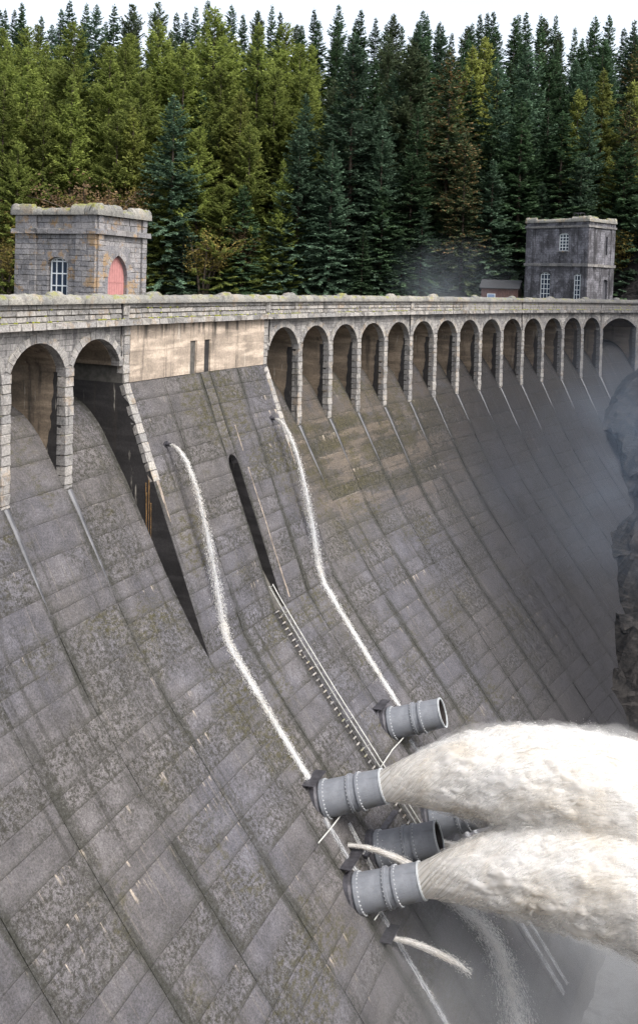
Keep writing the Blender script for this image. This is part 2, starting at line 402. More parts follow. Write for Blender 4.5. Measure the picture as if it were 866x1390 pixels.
m = NT('dark_reservoir_water'); M['loch'] = m.done((.012, .016, .016), .08, m.bump(m.noise(m.pos(), .8, 4), .1, .05), .5)
def upstream(X, Y): return np.stack([P(X, Y, -6.6)[..., 0], P(X, Y, -6.6)[..., 1], 0 * X - 6.6], -1)
sheet('reservoir_water', upstream, np.arange(-100, 101, 10.), np.array([-8.2, -40., -90., -150.]), M['loch'])

# rock banks of the gorge, laid out along the face: contact height with the dam as a function of s
ROCK_S = np.array([-140, -80, -74, -70, -60, -50, -42, -30, 10, 24, 32, 39, 50, 60, 65, 68, 70.5, 74, 79, 84, 92, 100, 112, 160, 260.])
ROCK_Z = np.array([2.5, .2, -.4, -9, -24, -37, -45, -48, -48, -46, -41, -37, -31.3, -27.5, -24.5, -19.5, -16.5, -14, -12, -10, -4, 9, 26, 48, 62.])
def rock(X, Y):
    p0 = P(X, np.minimum(Y, 110), 0)
    z = np.interp(X, ROCK_S, ROCK_Z)
    q = np.stack([X * .16, Y * .16, z * .16], -1).reshape(-1, 3); n = np.zeros(len(q)); n2 = np.zeros(len(q)); n3 = np.zeros(len(q))
    for i, a in enumerate(q):
        va = Vector(a)
        n[i] = mnoise.hetero_terrain(va, 1.0, 2.1, 5, .6); n2[i] = mnoise.fractal(va * 2.3 + Vector((7, 3, 1)), .8, 2.0, 5); n3[i] = mnoise.voronoi(va * 1.4)[0][0]
    n = n.reshape(X.shape); n2 = n2.reshape(X.shape); n3 = n3.reshape(X.shape)
    near = smooth(z, -47.5, -40) * (1 - .85 * smooth(X, -66, -78)) * np.where(X > 0, 1, .35)
    rough = .25 + .75 * smooth(Y, -1, 6)
    out = p0.copy(); tx = np.sin(TB - X / RAD); ty = -np.cos(TB - X / RAD)
    dx = near * rough * (n2 * 2.2 + n3 * 5.0 - 2.0)
    out[..., 0] += tx * dx; out[..., 1] += ty * dx
    out[..., 2] = z + near * rough * (n * 1.8 - 1.1 + n2 * 1.6 + n3 * 1.5) - .3 * np.where(X > 0, 1, 0) + np.where((X < -60), 0, 0)
    return out
m = NT('wet_dark_gorge_rock'); p = m.pos(); n = m.noise(p, .8, 7, .7); n2 = m.noise(m.scale(p, (.5, .5, 2.4)), 1.0, 5, .65)
c = m.mix(m.step(n, .35, .65), (.006, .006, .0065), (.024, .022, .021)); c = m.mix(m.step(n2, .55, .68, 0, .6), c, (.05, .046, .043))
M['rock'] = m.done(c, .85, m.bump(m.math('ADD', n, n2), .9, .3), .12)
xs = np.unique(np.r_[np.arange(-140, -40, 4.), np.arange(-40, 20, 6.), np.arange(20, 100, .6), np.arange(100, 261, 6.)])
ys = np.unique(np.r_[np.arange(-14, -2, 2.), np.arange(-2, 44, .7), np.arange(44, 140, 5.)])
rk = sheet('gorge_rock', rock, xs, ys, M['rock'])
rk.data.polygons.foreach_set('use_smooth', np.zeros(len(rk.data.polygons), dtype=bool))

# churned water in the gorge floor
m = NT('churned_white_water'); p = m.pos(); n = m.noise(p, .35, 7, .7, 1.2); n2 = m.noise(p, 2.2, 6, .75)
c = m.mix(m.step(n, .36, .58), (.10, .085, .065), (.32, .31, .29)); c = m.mix(m.step(n2, .5, .68, 0, .6), c, (.45, .45, .45))
M['foam'] = m.done(c, .5, m.bump(m.math('ADD', n, n2), .8, .25), .4)
def river(X, Y):
    p = P(X, Y, 0); z = np.array([[mnoise.fractal(Vector((a * .25, b * .25, 0)), .8, 2, 4) for a, b in zip(ra, rb)] for ra, rb in zip(X, Y)])
    p[..., 2] = -45.6 + .5 * z; return p
sheet('river_water', river, np.arange(-50, 60, 1.5), np.arange(24, 130, 2.), M['foam'])

# ------------------------------------------------------------------ the dam
dam = thing('dam', 'curved grey masonry dam with an arcaded roadway above a stepped concrete spillway face', 'dam', Vector(P(0, 10, -46)))

def arch_z(x, half, rise, point):
    if point: return math.sqrt(max(0, (half + point) ** 2 - (abs(x) + point) ** 2))
    rr = (half * half + rise * rise) / (2 * rise); return math.sqrt(max(0, rr * rr - x * x)) - (rr - rise)
def arch_strip(x0, x1, z1, cx, half, zs, rise, zb, n=20, point=0):
    """lower edge of a wall with an arched opening: list of (x, z_low)"""
    rr = (half * half + rise * rise) / (2 * rise)
    pts = [(x0, zb), (cx - half, zb)]
    for k in range(n + 1):
        x = cx - half + 2 * half * k / n
        pts.append((x, zs + arch_z(x - cx, half, rise, point)))
    pts += [(cx + half, zb), (x1, zb)]
    return pts, rr
def wall_with_arch(fn, x0, x1, z1, cx, half, zs, rise, zb, y0, y1, point=0):
    """solid wall (front y0, back y1) with an arched opening; returns verts, faces and uv"""
    pts, rr = arch_strip(x0, x1, z1, cx, half, zs, rise, zb, point=point)
    v, f, uv = [], [], []
    for (x, z) in pts:
        for (yy, zz) in ((y0, z), (y0, z1), (y1, z), (y1, z1)):
            v.append(fn(x, yy, zz)); uv.append((x, zz))
    for i in range(len(pts) - 1):
        a = 4 * i; b = a + 4
        if abs(pts[i][0] - pts[i + 1][0]) > 1e-6:
            f += [(a, b, b + 1, a + 1), (a + 2, a + 3, b + 3, b + 2), (a + 1, b + 1, b + 3, a + 3)]
        f.append((a, a + 2, b + 2, b))
    e = 4 * (len(pts) - 1)
    f += [(0, 1, 3, 2), (e, e + 2, e + 3, e + 1)]
    return v, f, uv
def voussoirs(fn, cx, half, zs, rise, thick, n, y0, y1, mat, parent, stag=.07, name='voussoir'):
    rr = (half * half + rise * rise) / (2 * rise); zc = zs + rise - rr; a1 = math.asin(min(1, half / rr))
    if rise > half: a1 = math.pi - a1
    for k in range(n):
        p, q = -a1 + 2 * a1 * (k + .025) / n, -a1 + 2 * a1 * (k + .975) / n
        ro = rr + thick + (stag if k % 2 else 0) + (.12 if k == n // 2 else 0); jj = random.uniform(-.012, .012)
        v = []
        for y in (y0 + jj, y1):
            for (r, a) in ((rr - .015, p), (rr - .015, q), (ro, q), (ro, p)): v.append(fn(cx + r * math.sin(a), y, zc + r * math.cos(a)))
        obj(name, v, [(0, 1, 2, 3), (7, 6, 5, 4), (0, 4, 5, 1), (1, 5, 6, 2), (2, 6, 7, 3), (3, 7, 4, 0)], mat, parent)
def damfn(x, y, z): return tuple(P(x, -y, z))

# solid body: swept profile behind the panels
def sweep(name, prof, s_list, mat, parent, closed=True, smooth=False):
    prof = np.asarray(prof, float); ns, npf = len(s_list), len(prof)
    v = np.concatenate([P(s, prof[:, 0], prof[:, 1]) for s in s_list])
    i = np.arange(ns * npf).reshape(ns, npf)
    j = np.concatenate([i, i[:, :1]], 1) if closed else i
    f = np.stack([j[:-1, :-1], j[1:, :-1], j[1:, 1:], j[:-1, 1:]], -1).reshape(-1, 4)
    fl = [tuple(q) for q in f.tolist()]
    if closed: fl += [tuple(i[0].tolist()), tuple(i[-1][::-1].tolist())]
    return obj(name, v, fl, mat, parent, smooth=smooth)
wk = np.r_[np.arange(0, 12, .5), np.arange(12, PW[-1] - .3, 1.5)]
def off_prof(w, d):
    e = .05; tb_ = sp_b(w + e) - sp_b(w - e); tz_ = sp_z(w + e) - sp_z(w - e); L = np.hypot(tb_, tz_) + 1e-9
    return sp_b(w) + (-tz_ / L) * d, sp_z(w) + (tb_ / L) * d          # outward normal of the face
bb, zz = off_prof(wk, -.07)
prof = np.concatenate([np.stack([bb, zz], 1), [(27, -49), (-8.2, -49), (-8.2, -5.62)]])
prof[0] = (-8.1, -5.6)
sweep('spillway_body', prof, np.arange(-84, 116.1, 2.), M['core'], dam)

# concrete pours ("panels") of the face
panel_defs = []          # (size on screen, maker)
def add_panel(s0, s1, q0, q1, curve, vbase, proud, key):
    panel_defs.append((key, s0, s1, q0, q1, curve, vbase, proud))
def build_panel_arrays(s0, s1, q0, q1, curve, vbase, proud):
    g = .009; ns, nq = 4, 3
    S = np.linspace(s0 + .02, s1 - .02, ns); Q = np.linspace(q0 + g, q1 - g, nq)
    SS, QQ = np.meshgrid(S, Q)
    b, z = curve(QQ.ravel(), proud); bl, zl = curve(QQ.ravel(), -.11)
    top = P(SS.ravel(), b, z); low = P(SS.ravel(), bl, zl)
    n = ns * nq; i = np.arange(n).reshape(nq, ns)
    f = [tuple(x) for x in np.stack([i[:-1, :-1], i[1:, :-1], i[1:, 1:], i[:-1, 1:]], -1).reshape(-1, 4).tolist()]
    ring = list(i[0, :]) + list(i[1:, -1]) + list(i[-1, -2::-1]) + list(i[-2:0:-1, 0])
    lowmap = {int(r): n + k for k, r in enumerate(ring)}
    v = np.concatenate([top, low[ring]])
    for k in range(len(ring)):
        a, c = int(ring[k]), int(ring[(k + 1) % len(ring)]); f.append((a, c, lowmap[c], lowmap[a]))
    uf = np.stack([SS.ravel(), QQ.ravel() + vbase], 1); up = np.stack([(SS.ravel() - s0) / (s1 - s0), (QQ.ravel() - q0) / (q1 - q0)], 1)
    uf = np.concatenate([uf, uf[ring]]); up = np.concatenate([up, up[ring]])
    return v, f, uf, up
def spill_curve(q, d): return off_prof(q, d)
_bn = np.array([-(KZ + 5), KB]) / math.hypot(KZ + 5, KB)       # (b,z) outward normal of the block face
def block_curve(q, d):
    L = math.hypot(KB, KZ + 5); t = q / L
    return KB * t + _bn[0] * d, -5 + (KZ + 5) * t + _bn[1] * d
BLEN = math.hypot(KB, KZ + 5)
SLOTQ = BLEN * 5 / 14
SLOT0, SLOT1 = -9.35, -8.15
JOINTS_BLOCK = [BL0, -13.9, SLOT0, SLOT1, -4.4, BL1]
left_cols = [BL0 - BAY * k for k in range(9, -1, -1)]
right_cols = [BAY * k for k in range(0, 18)] + [100.]
W_K = w_of_z(KZ)
LIFT = 1.62
lifts = [2.0]
while lifts[-1] < 52: lifts.append(lifts[-1] + float(rng.choice([1.0, 1.3, 1.55, 1.8])))
def bay_lifts():
    out = [lifts[0]]
    for k, q in enumerate(lifts[1:]):
        if rng.random() > .07 or k < 3: out.append(q + float(rng.normal(0, .03)))
    return out
def jit(): return float(rng.normal(0, .008))
for cols in (left_cols, right_cols):
    for a, c in zip(cols[:-1], cols[1:]):
        lf = bay_lifts()
        for k in range(len(lf) - 1):
            if lf[k + 1] > PW[-1] - 1: continue
            mid = P((a + c) / 2, sp_b((lf[k] + lf[k + 1]) / 2), sp_z((lf[k] + lf[k + 1]) / 2))
            if c < -46.5: key = 500.
            else: key = float(np.linalg.norm(mid - np.array([0, 0, ZC])))
            add_panel(a, c, lf[k], lf[k + 1], spill_curve, 0., .0 + jit(), key)
nb = 14
for a, c in zip(JOINTS_BLOCK[:-1], JOINTS_BLOCK[1:]):
    for k in range(nb):
        q0, q1 = BLEN * k / nb, BLEN * (k + 1) / nb
        if a == SLOT0 and q1 > SLOTQ + .01: continue
        add_panel(a, c, q0, q1, block_curve, 2.5, .0 + jit(), 55.)
LOWER = [BL0, -13.9, -9.62, -9.10, -4.4, BL1]
for a, c in zip(LOWER[:-1], LOWER[1:]):
    qs = [W_K + .05] + [x for x in bay_lifts() if x > W_K + .8]
    for k in range(len(qs) - 1):
        if qs[k + 1] > PW[-1] - 1: continue
        if a == -9.62 and qs[k] < w_of_z(-36): continue
        add_panel(a, c, qs[k], qs[k + 1], spill_curve, 0., .0 + jit(), 56. + k)
panel_defs.sort(key=lambda d: d[0])
near_defs, far_defs = panel_defs[:295], panel_defs[295:]
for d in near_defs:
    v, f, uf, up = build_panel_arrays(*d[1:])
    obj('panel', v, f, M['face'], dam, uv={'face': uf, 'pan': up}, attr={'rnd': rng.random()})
V, Fc, UF, UP, RN = [], [], [], [], []; n0 = 0
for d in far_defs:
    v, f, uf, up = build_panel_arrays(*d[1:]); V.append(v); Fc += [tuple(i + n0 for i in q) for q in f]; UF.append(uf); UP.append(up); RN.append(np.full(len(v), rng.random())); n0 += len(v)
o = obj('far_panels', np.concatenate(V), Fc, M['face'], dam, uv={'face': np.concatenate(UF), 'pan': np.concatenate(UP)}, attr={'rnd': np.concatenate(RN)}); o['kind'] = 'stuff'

# the projecting outlet block: body in two halves with the stair slot between them
def prism(name, s0, s1, poly, mat, parent, n=6):
    return sweep(name, poly, np.linspace(s0, s1, n), mat, parent)
def bpoly(d):
    b0, z0 = block_curve(0, -d); b1, z1 = block_curve(BLEN, -d)
    return [(-7.9, -1.45), (-.06, -1.45), (-.06, -5.0), (b0, z0 - .02), (b1, z1), (b1 - 1.2, z1 - .3), (-2, -12), (-7.9, -8)]
prism('outlet_block', BL0 + .02, SLOT0 - .02, bpoly(.07), M['core'], dam)
prism('outlet_block', SLOT1 + .02, BL1 - .02, bpoly(.07), M['core'], dam)
sl = [(-7.9, -1.45), (-.06, -1.45), (-.06, -5.0)] + [tuple(map(float, block_curve(q, -.07))) for q in (.02, SLOTQ)] + [tuple(map(float, block_curve(SLOTQ, -1.3))), tuple(map(float, block_curve(BLEN, -1.3))), (-2, -13), (-7.9, -8)]
prism('slot_back', SLOT0 - .02, SLOT1 + .02, sl, M['soak'], dam, 2)
for s, sg in ((SLOT0 - .012, 1), (SLOT1 + .012, -1)):      # wet black slot cheeks
    pts = [block_curve(SLOTQ, -.02), block_curve(BLEN, -.02), block_curve(BLEN, -1.28), block_curve(SLOTQ, -1.28)]
    v = [P(s + sg * .0, *p) for p in pts] + [P(s + sg * .02, *p) for p in pts]
    obj('slot_cheek', v, [(0, 1, 2, 3), (7, 6, 5, 4), (0, 4, 5, 1), (1, 5, 6, 2), (2, 6, 7, 3), (3, 7, 4, 0)], M['soak'], dam)
# rounded head of the slot
mb = MB()
for k in range(8):
    a0, a1 = math.pi * k / 8, math.pi * (k + 1) / 8
    c = (SLOT0 + SLOT1) / 2; h = (SLOT1 - SLOT0) / 2
    pts = []
    for d in (.0, -.5):
        for (x, q) in ((c - h * math.cos(a0), SLOTQ + .01), (c - h * math.cos(a1), SLOTQ + .01), (c - h * math.cos(a1), SLOTQ + .75 * (1 - math.sin(a1))), (c - h * math.cos(a0), SLOTQ + .75 * (1 - math.sin(a0)))):
            b, z = block_curve(q, d); pts.append(P(x, b, z))
    mb.add(pts, [(0, 1, 2, 3), (7, 6, 5, 4), (0, 4, 5, 1), (1, 5, 6, 2), (2, 6, 7, 3), (3, 7, 4, 0)])
nv = len(mb.v); mb.build('slot_head', M['face'], dam, uv={'face': np.full((nv, 2), (-8.7, 9.)), 'pan': np.full((nv, 2), .5)}, attr={'rnd': .4})

# side cheeks of the block
def cheek(s, mat):
    z = np.linspace(-21.3, -5.0, 26); poly = []
    for zi in z[::-1]: poly.append((bl_b(zi) + .0, zi))
    bot = [(float(np.interp(-zi, -PZ, PB)) - .2, zi) for zi in z]
    pts = poly + [q for q in bot] + [(-6.5, -5.0)]
    v = np.array([P(s, b, zz) for b, zz in pts]); v2 = np.array([P(s + (.1 if s < -9 else -.1), b, zz) for b, zz in pts]); n = len(pts)
    f = []
    m_ = len(z)
    for k in range(m_ - 1):
        a, b_ = k, k + 1; c_, d_ = 2 * m_ - 1 - k, 2 * m_ - 2 - k
        f += [(a, b_, d_, c_), (n + a, n + c_, n + d_, n + b_)]
    f.append((0, 2 * m_ - 1, 2 * m_)); 
    for k in range(m_ - 1): f.append((k, n + k, n + k + 1, k + 1))
    obj('block_cheek', np.concatenate([v, v2]), f, mat, dam)
cheek(BL0 - .005, M['soak']); cheek(BL1 + .005, M['soak'])
# rust-brown seep on the left cheek
mb = MB()
for (b0, z0, ln, w0) in ((2.12, -10.8, 3.6, .06), (1.90, -11.0, 2.6, .035), (2.30, -12.2, 2.8, .035), (1.98, -11.6, 3.6, .025)):
    n_ = 10
    for k in range(n_):
        t0, t1 = k / n_, (k + 1) / n_
        wa, wb = w0 * (1 - t0) * random.uniform(.35, 1.3), w0 * (1 - t1) * random.uniform(.35, 1.3)
        s_ = BL0 - .03; q = [P(s_, b0 + .08 * t0 - wa, z0 - ln * t0), P(s_, b0 + .08 * t0 + wa, z0 - ln * t0), P(s_, b0 + .08 * t1 + wb, z0 - ln * t1), P(s_, b0 + .08 * t1 - wb, z0 - ln * t1)]
        q2 = [tuple(P(s_ + .03, b0, z0 - ln * t0)) if False else tuple(np.array(a) + np.array(frame(BL0)[0]) * .02) for a in q]
        mb.add(list(map(tuple, q)) + q2, [(0, 1, 2, 3), (7, 6, 5, 4), (0, 4, 5, 1), (1, 5, 6, 2), (2, 6, 7, 3), (3, 7, 4, 0)])
mb.build('lime_seep', simple('rusty_lime_seep', (.20, .12, .05), .6, 0, .6, 2), dam)

# pale upper wall of the block, cast in bays, with two tall slit windows
WIN = [(-10.75, -9.95), (-8.95, -8.15)]
edges = sorted([BL0 + .62, -13.9, -4.4, BL1 - .62] + [e for w in WIN for e in w])
for a, c in zip(edges[:-1], edges[1:]):
    isw = any(abs(a - w[0]) < 1e-6 for w in WIN)
    for (z0, z1) in (((-2.7, -1.42),) if isw else ((-3.1, -1.42), (-5.0, -3.1))):
        mb = MB(); k = max(1, int((c - a) / 1.5)); d = random.uniform(0, .015)
        for i in range(k):
            x0 = a + (c - a) * i / k; x1 = a + (c - a) * (i + 1) / k
            mb.box(x0 + (.01 if i == 0 else 0), x1 - (.01 if i == k - 1 else 0), -.05 - d, .25, z0 + .006, z1 - .006, damfn)
        mb.build('wall_panel', M['wall'], dam)
for (a, c) in WIN:
    w = MB(); w.box(a + .03, a + .10, .32, .38, -5.6, -2.72, damfn); w.box(c - .10, c - .03, .32, .38, -5.6, -2.72, damfn); w.box((a + c) / 2 - .03, (a + c) / 2 + .03, .32, .38, -5.6, -2.72, damfn)
    for k in range(6): w.box(a + .1, c - .1, .33, .37, -5.55 + k * .56, -5.49 + k * .56, damfn)
    fr = w.build('window_frame', M['sash_blue'], dam)
    g = MB(); g.box(a + .03, c - .03, .40, .43, -5.6, -2.72, damfn); g.build('pane', M['glass'], fr)
    r = MB(); r.box(a - .02, a + .04, .02, .6, -5.6, -2.70, damfn); r.build('window_reveal', M['wall'], dam)
    r = MB(); r.box(c - .04, c + .02, .02, .6, -5.6, -2.70, damfn); r.build('window_reveal', M['wall'], dam)

# stone variants shared by all squared blocks (unit cube, x along, y depth, z height)
def ashlar(seed, rough=.02, bev=.035):
    rg = random.Random(seed); bm = bmesh.new(); bmesh.ops.create_cube(bm, size=1)
    bmesh.ops.bevel(bm, geom=list(bm.edges), offset=bev, segments=1, affect='EDGES', profile=.5)
    for v in bm.verts: v.co += Vector((rg.uniform(-rough, rough) * .5, rg.uniform(-rough, rough) * 2, rg.uniform(-rough, rough)))
    return bm
STONE = [bm_data('ashlar_block', ashlar(i, .035, .05), M['stone']) for i in range(7)]
TSTONE = [bm_data('tower_block', ashlar(20 + i, .022), M['tower']) for i in range(7)]
def lump(seed, hump=0.0):
    rg = random.Random(seed); bm = bmesh.new(); bmesh.ops.create_grid(bm, x_segments=8, y_segments=6, size=.5)
    off = Vector((seed * 3.1, 0, 0))
    for v in bm.verts:
        x, y = v.co.x, v.co.y
        e = (1 - (2 * y) ** 2) ** .5 if abs(y) < .5 else 0
        v.co.z = .42 + .58 * e + .11 * mnoise.fractal(Vector((x * 3.4, y * 3.4, 0)) + off, .7, 2, 4) + hump * max(0, 1 - (2 * x) ** 4) ** .5 * (1 - (1.6 * y) ** 2)
        v.co.x *= 1 + .0 * e
    ret = bmesh.ops.extrude_edge_only(bm, edges=[e for e in bm.edges if e.is_boundary])
    for v in [g for g in ret['geom'] if isinstance(g, bmesh.types.BMVert)]: v.co.z = 0
    for v in bm.verts:
        if v.co.z > .2: v.co += Vector((rg.uniform(-.015, .015), rg.uniform(-.03, .03), 0))
    bmesh.ops.recalc_face_normals(bm, faces=bm.faces)
    return bm
COPING = [bm_data('coping_block', lump(i), M['coping'], True) for i in range(6)]
HUMP = [bm_data('coping_hump', lump(30 + i, .42), M['coping'], True) for i in range(4)]

def place(name, me, parent, mw): return link(name, me, parent, mw)
S_END0, S_END1 = -58., 108.
# parapet courses (three), string course below them, rough coping above
parts = []
for (z0, z1, dep, proud) in ((-.33, -.012, .5, .02), (-.66, -.34, .5, .03), (-.995, -.67, .5, .02)):
    s = -46 + random.uniform(0, .5)
    while s < S_END1:
        L = random.uniform(.55, 1.05); parts.append((s, L, z0, z1, dep, proud + random.uniform(-.012, .018))); s += L
parts.sort(key=lambda q: np.linalg.norm(P(q[0], 0, q[2])[:2]) if q[0] > -42 else 999)
for (s, L, z0, z1, dep, pr) in parts[:298]:
    place('parapet_stone', random.choice(STONE), dam, fmat(s + L / 2, -dep / 2 + pr, (z0 + z1) / 2, (L - .022, dep, z1 - z0 - .048)))
mb = MB()
for (s, L, z0, z1, dep, pr) in parts[298:]: mb.box(s + .01, s + L - .01, -pr, dep - .05, z0 + .008, z1 - .008, damfn)
o = mb.build('far_parapet_stones', M['stone'], dam); o['kind'] = 'stuff'
def sbox(name, s0, s1, y0, y1, z0, z1, mat, step=2.5):
    mb = MB(); n = max(1, int((s1 - s0) / step))
    prof = [(-y0, z0), (-y0, z1), (-y1, z1), (-y1, z0)]
    return sweep(name, prof, np.linspace(s0, s1, n + 1), mat, dam)
sbox('parapet_core', S_END0, S_END1, .04, .44, -1.38, -.01, M['mortar'])
s = -46.; k = 0
while s < S_END1:
    L = random.uniform(.75, 1.15)
    place('string_stone', random.choice(STONE), dam, fmat(s + L / 2, .5 / 2 - .17 + random.uniform(-.012, .012), -1.2, (L - .02, .85, .385)))
    s += L; k += 1
s = -46.; k = 0
while s < S_END1:
    L = random.uniform(1.0, 1.6)
    hump = (k % 7 == 2)
    me = random.choice(HUMP if hump else COPING)
    place('coping_stone', me, dam, fmat(s + L / 2, -.19, -.02, (L * 1.02, .92, .53 * random.uniform(.92, 1.08) + (.02 if hump else 0)), yaw=random.uniform(-.02, .02)))
    s += L; k += 1
# dark pilaster joints in the parapet every few bays get a projecting stack of stones
sbox('roadway', S_END0, S_END1, .42, 6.2, -1.4, -.95, simple('roadway_asphalt', (.06, .06, .06), .9))
sbox('upstream_parapet', S_END0, S_END1, 5.7, 6.2, -.94, -.35, M['stone'])

# piers, arches, vaults
A_S = [-18.34 - BAY * k for k in range(1, 7)]
B_S = [BAY * k for k in range(1, 15)]
PIERS = A_S + B_S
END_S = 84.07
PT = .36                                   # half thickness
def pier(s, wide=0.0):
    t = PT + wide
    mb = MB(); mb.box(s - t + .03, s + t - .03, .10, 7.0, -13.0, -1.42, damfn)
    p = mb.build('pier', M['side'], dam)
    for sg in (-1, 1):
        mb = MB(); x0 = s + sg * (t - .028); zs_ = np.linspace(-11.5, -3.5, 28); prev = None
        for za in zs_:
            wd = .55 + .30 * mnoise.noise(Vector((s, za * .45, sg))) + .16 * mnoise.noise(Vector((s, za * 2.2, sg + 5))) + .05 * (-4 - za)
            cur = [damfn(x0, .20, za), damfn(x0, .30 + wd, za), damfn(x0 + sg * .012, .30 + wd, za), damfn(x0 + sg * .012, .20, za)]
            if prev: mb.add(prev + cur, [(0, 1, 5, 4), (1, 2, 6, 5), (2, 3, 7, 6), (3, 0, 4, 7)])
            prev = cur
        mb.build('black_stain', M['soak'], p)
    z = -10.9; k = 0
    while z < -3.62:
        h = min(random.uniform(.46, .62), -3.6 - z)
        if h < .2: h = -3.6 - z
        place('pier_stone', random.choice(STONE), p, fmat(s, -.27 + .045 + .05 * (k % 2) * 0 + random.uniform(-.015, .015) + max(0, (-3.6 - z)) * .012, z + h / 2, (2 * t - .01 + .02 * (k % 2), .62, h - .02)))
        z += h; k += 1
    # tail rib fading into the face below the pier
    mb = MB(); w0 = w_of_z(-10.6); TLEN = random.uniform(4.5, 7.5)
    n_ = 10; prev = None
    for i in range(n_ + 1):
        u = i / n_; w = w0 + u * TLEN; hh = .09 * (1 - u) ** .7 - .03 * u; hw = t * .62 * (1 - .6 * u)
        b0, z0 = off_prof(w, hh); b1, z1 = off_prof(w, -.08)
        cur = [P(s - hw, b1, z1), P(s - hw * .55, b0, z0), P(s + hw * .55, b0, z0), P(s + hw, b1, z1)]
        if prev is not None: mb.add(prev + cur, [(0, 1, 5, 4), (1, 2, 6, 5), (2, 3, 7, 6)])
        prev = cur
    mb.build('pier_tail', M['tail'], p, smooth=True)
    return p
m = NT('wet_smooth_pier_tail'); p_ = m.pos(); n = m.noise(p_, .8, 5, .65); n2 = m.noise(p_, 6, 4, .7); x_ = m.sep(p_)[0]
c = m.mix(m.step(n, .35, .68), (.045, .045, .050), (.105, .104, .112)); c = m.mix(m.step(x_, -8, 24, 0, .85), c, (.022, .022, .026)); c = m.mix(m.step(n2, .55, .7, 0, .4), c, (.08, .08, .08))
M['tail'] = m.done(c, .38, m.bump(n2, .2, .02), .45)
for s in PIERS: pier(s)
for s in (END_S,): pier(s, .25)
def arch_bay(s0, s1, rise=1.5, zs=-3.6, nv=13):
    cx = (s0 + s1) / 2; half = (s1 - s0) / 2 - PT
    v, f, uv = wall_with_arch(damfn, s0 + .004, s1 - .004, -1.40, cx, half, zs, rise, -3.9, .03, .62)
    sp_ = obj('spandrel_wall', v, f, M['spandrel'], dam, uv={'face': np.array(uv)})
    voussoirs(damfn, cx, half, zs, rise, .42, nv, -.02, .6, M['stone'], sp_)
    # vault behind
    v, f, uv = wall_with_arch(damfn, s0 + .38, s1 - .38, -1.44, cx, half - .03, zs - .05, rise, zs - .3, .63, 6.6)
    obj('vault', v, f, M['side'], dam, uv={'face': np.array(uv)})
allA = [BL0] + A_S; allB = [0.0] + B_S
for a, c in zip(allA[1:], allA[:-1]): arch_bay(a, c)
for a, c in zip(allB[:-1], allB[1:]): arch_bay(a, c)
arch_bay(B_S[-1], END_S, 1.55, -3.75, 21)
sbox('abutment_wall', END_S + .3, S_END1, .04, 1.5, -16, -1.42, M['spandrel'])
# quoin stacks: block corners, pilasters at every fifth pier
def quoins(s, z0, z1, wid, proud):
    z = z0; k = 0
    while z < z1 - .15:
        h = min(random.uniform(.5, .66), z1 - z)
        L = wid * (1.0 if k % 2 else .86)
        place('quoin_stone', random.choice(STONE), dam, fmat(s, -.25 + proud, z + h / 2, (L, .5, h - .02))); z += h; k += 1
quoins(BL0 + .32, -5.0, -1.42, .66, .05); quoins(BL1 - .32, -5.0, -1.42, .66, .05)
for s in (B_S[4], B_S[9], B_S[13]): quoins(s, -3.6, -1.42, .62, .12); quoins(s, -1.38, -.02, .62, .11)
for s in (BL0, BL1): quoins(s + (.1 if s < -9 else -.1), -1.38, -.02, .62, .13)
for s, sg in ((BL0, -1), (BL1, 1), (B_S[4], -1), (B_S[9], -1)):
    mb = MB(); off = .26 if s in (BL0, BL1) else .36
    mb.box(s + sg * off - .05, s + sg * off + .05, -.055, .02, -3.3, -1.41, damfn); mb.box(s + sg * off - .05, s + sg * off + .05, -.06, .02, -.99, -.02, damfn); mb.box(s + sg * off - .045, s + sg * off + .045, -.275, -.1, -1.39, -1.01, damfn)
    mb.build('wet_joint', M['soak'], dam)
ang = math.atan2(KB, -(KZ + 5))
for s, sg in ((BL0 + .33, 1), (BL1 - .33, -1)):           # raking edge stones down the block's corners
    q = .05; k = 0
    while q < 6.1:
        h = random.uniform(.55, .7); b, z = block_curve(q + h / 2, -.14)
        place('quoin_stone', random.choice(STONE), dam, fmat(s, b, z, tilt=-ang) @ Matrix.Diagonal((.68, .34, h - .025, 1))); q += h; k += 1

# moss cushions along the string course and coping
mv, mf = [], []
bm = bmesh.new(); bmesh.ops.create_icosphere(bm, subdivisions=1, radius=1); iv = [v.co.copy() for v in bm.verts]; iff = [[v.index for v in f.verts] for f in bm.faces]; bm.free()
for _ in range(620):
    s = random.uniform(-42, 95)
    if mnoise.noise(Vector((s * .16, 0, 3))) < -.05 and not -16 < s < -2: continue
    z, b = (-.985, random.uniform(.05, .24)) if random.random() < .8 else (-.33 * random.randint(1, 2), .03)
    r1, r2 = random.uniform(.05, .17), random.uniform(.03, .065); n = len(mv); x, y, k = frame(s); p = Vector(P(s, b, z))
    for v in iv: mv.append(p + x * (v.x * r1) - y * (v.y * r2 * 1.2) + k * (v.z * r2)); 
    mf += [tuple(i + n for i in f) for f in iff]
M['moss'] = simple('yellow_green_moss', (.17, .18, .018), .95, 0, .4, 5)
o = obj('moss', mv, mf, M['moss'], dam); o['kind'] = 'stuff'
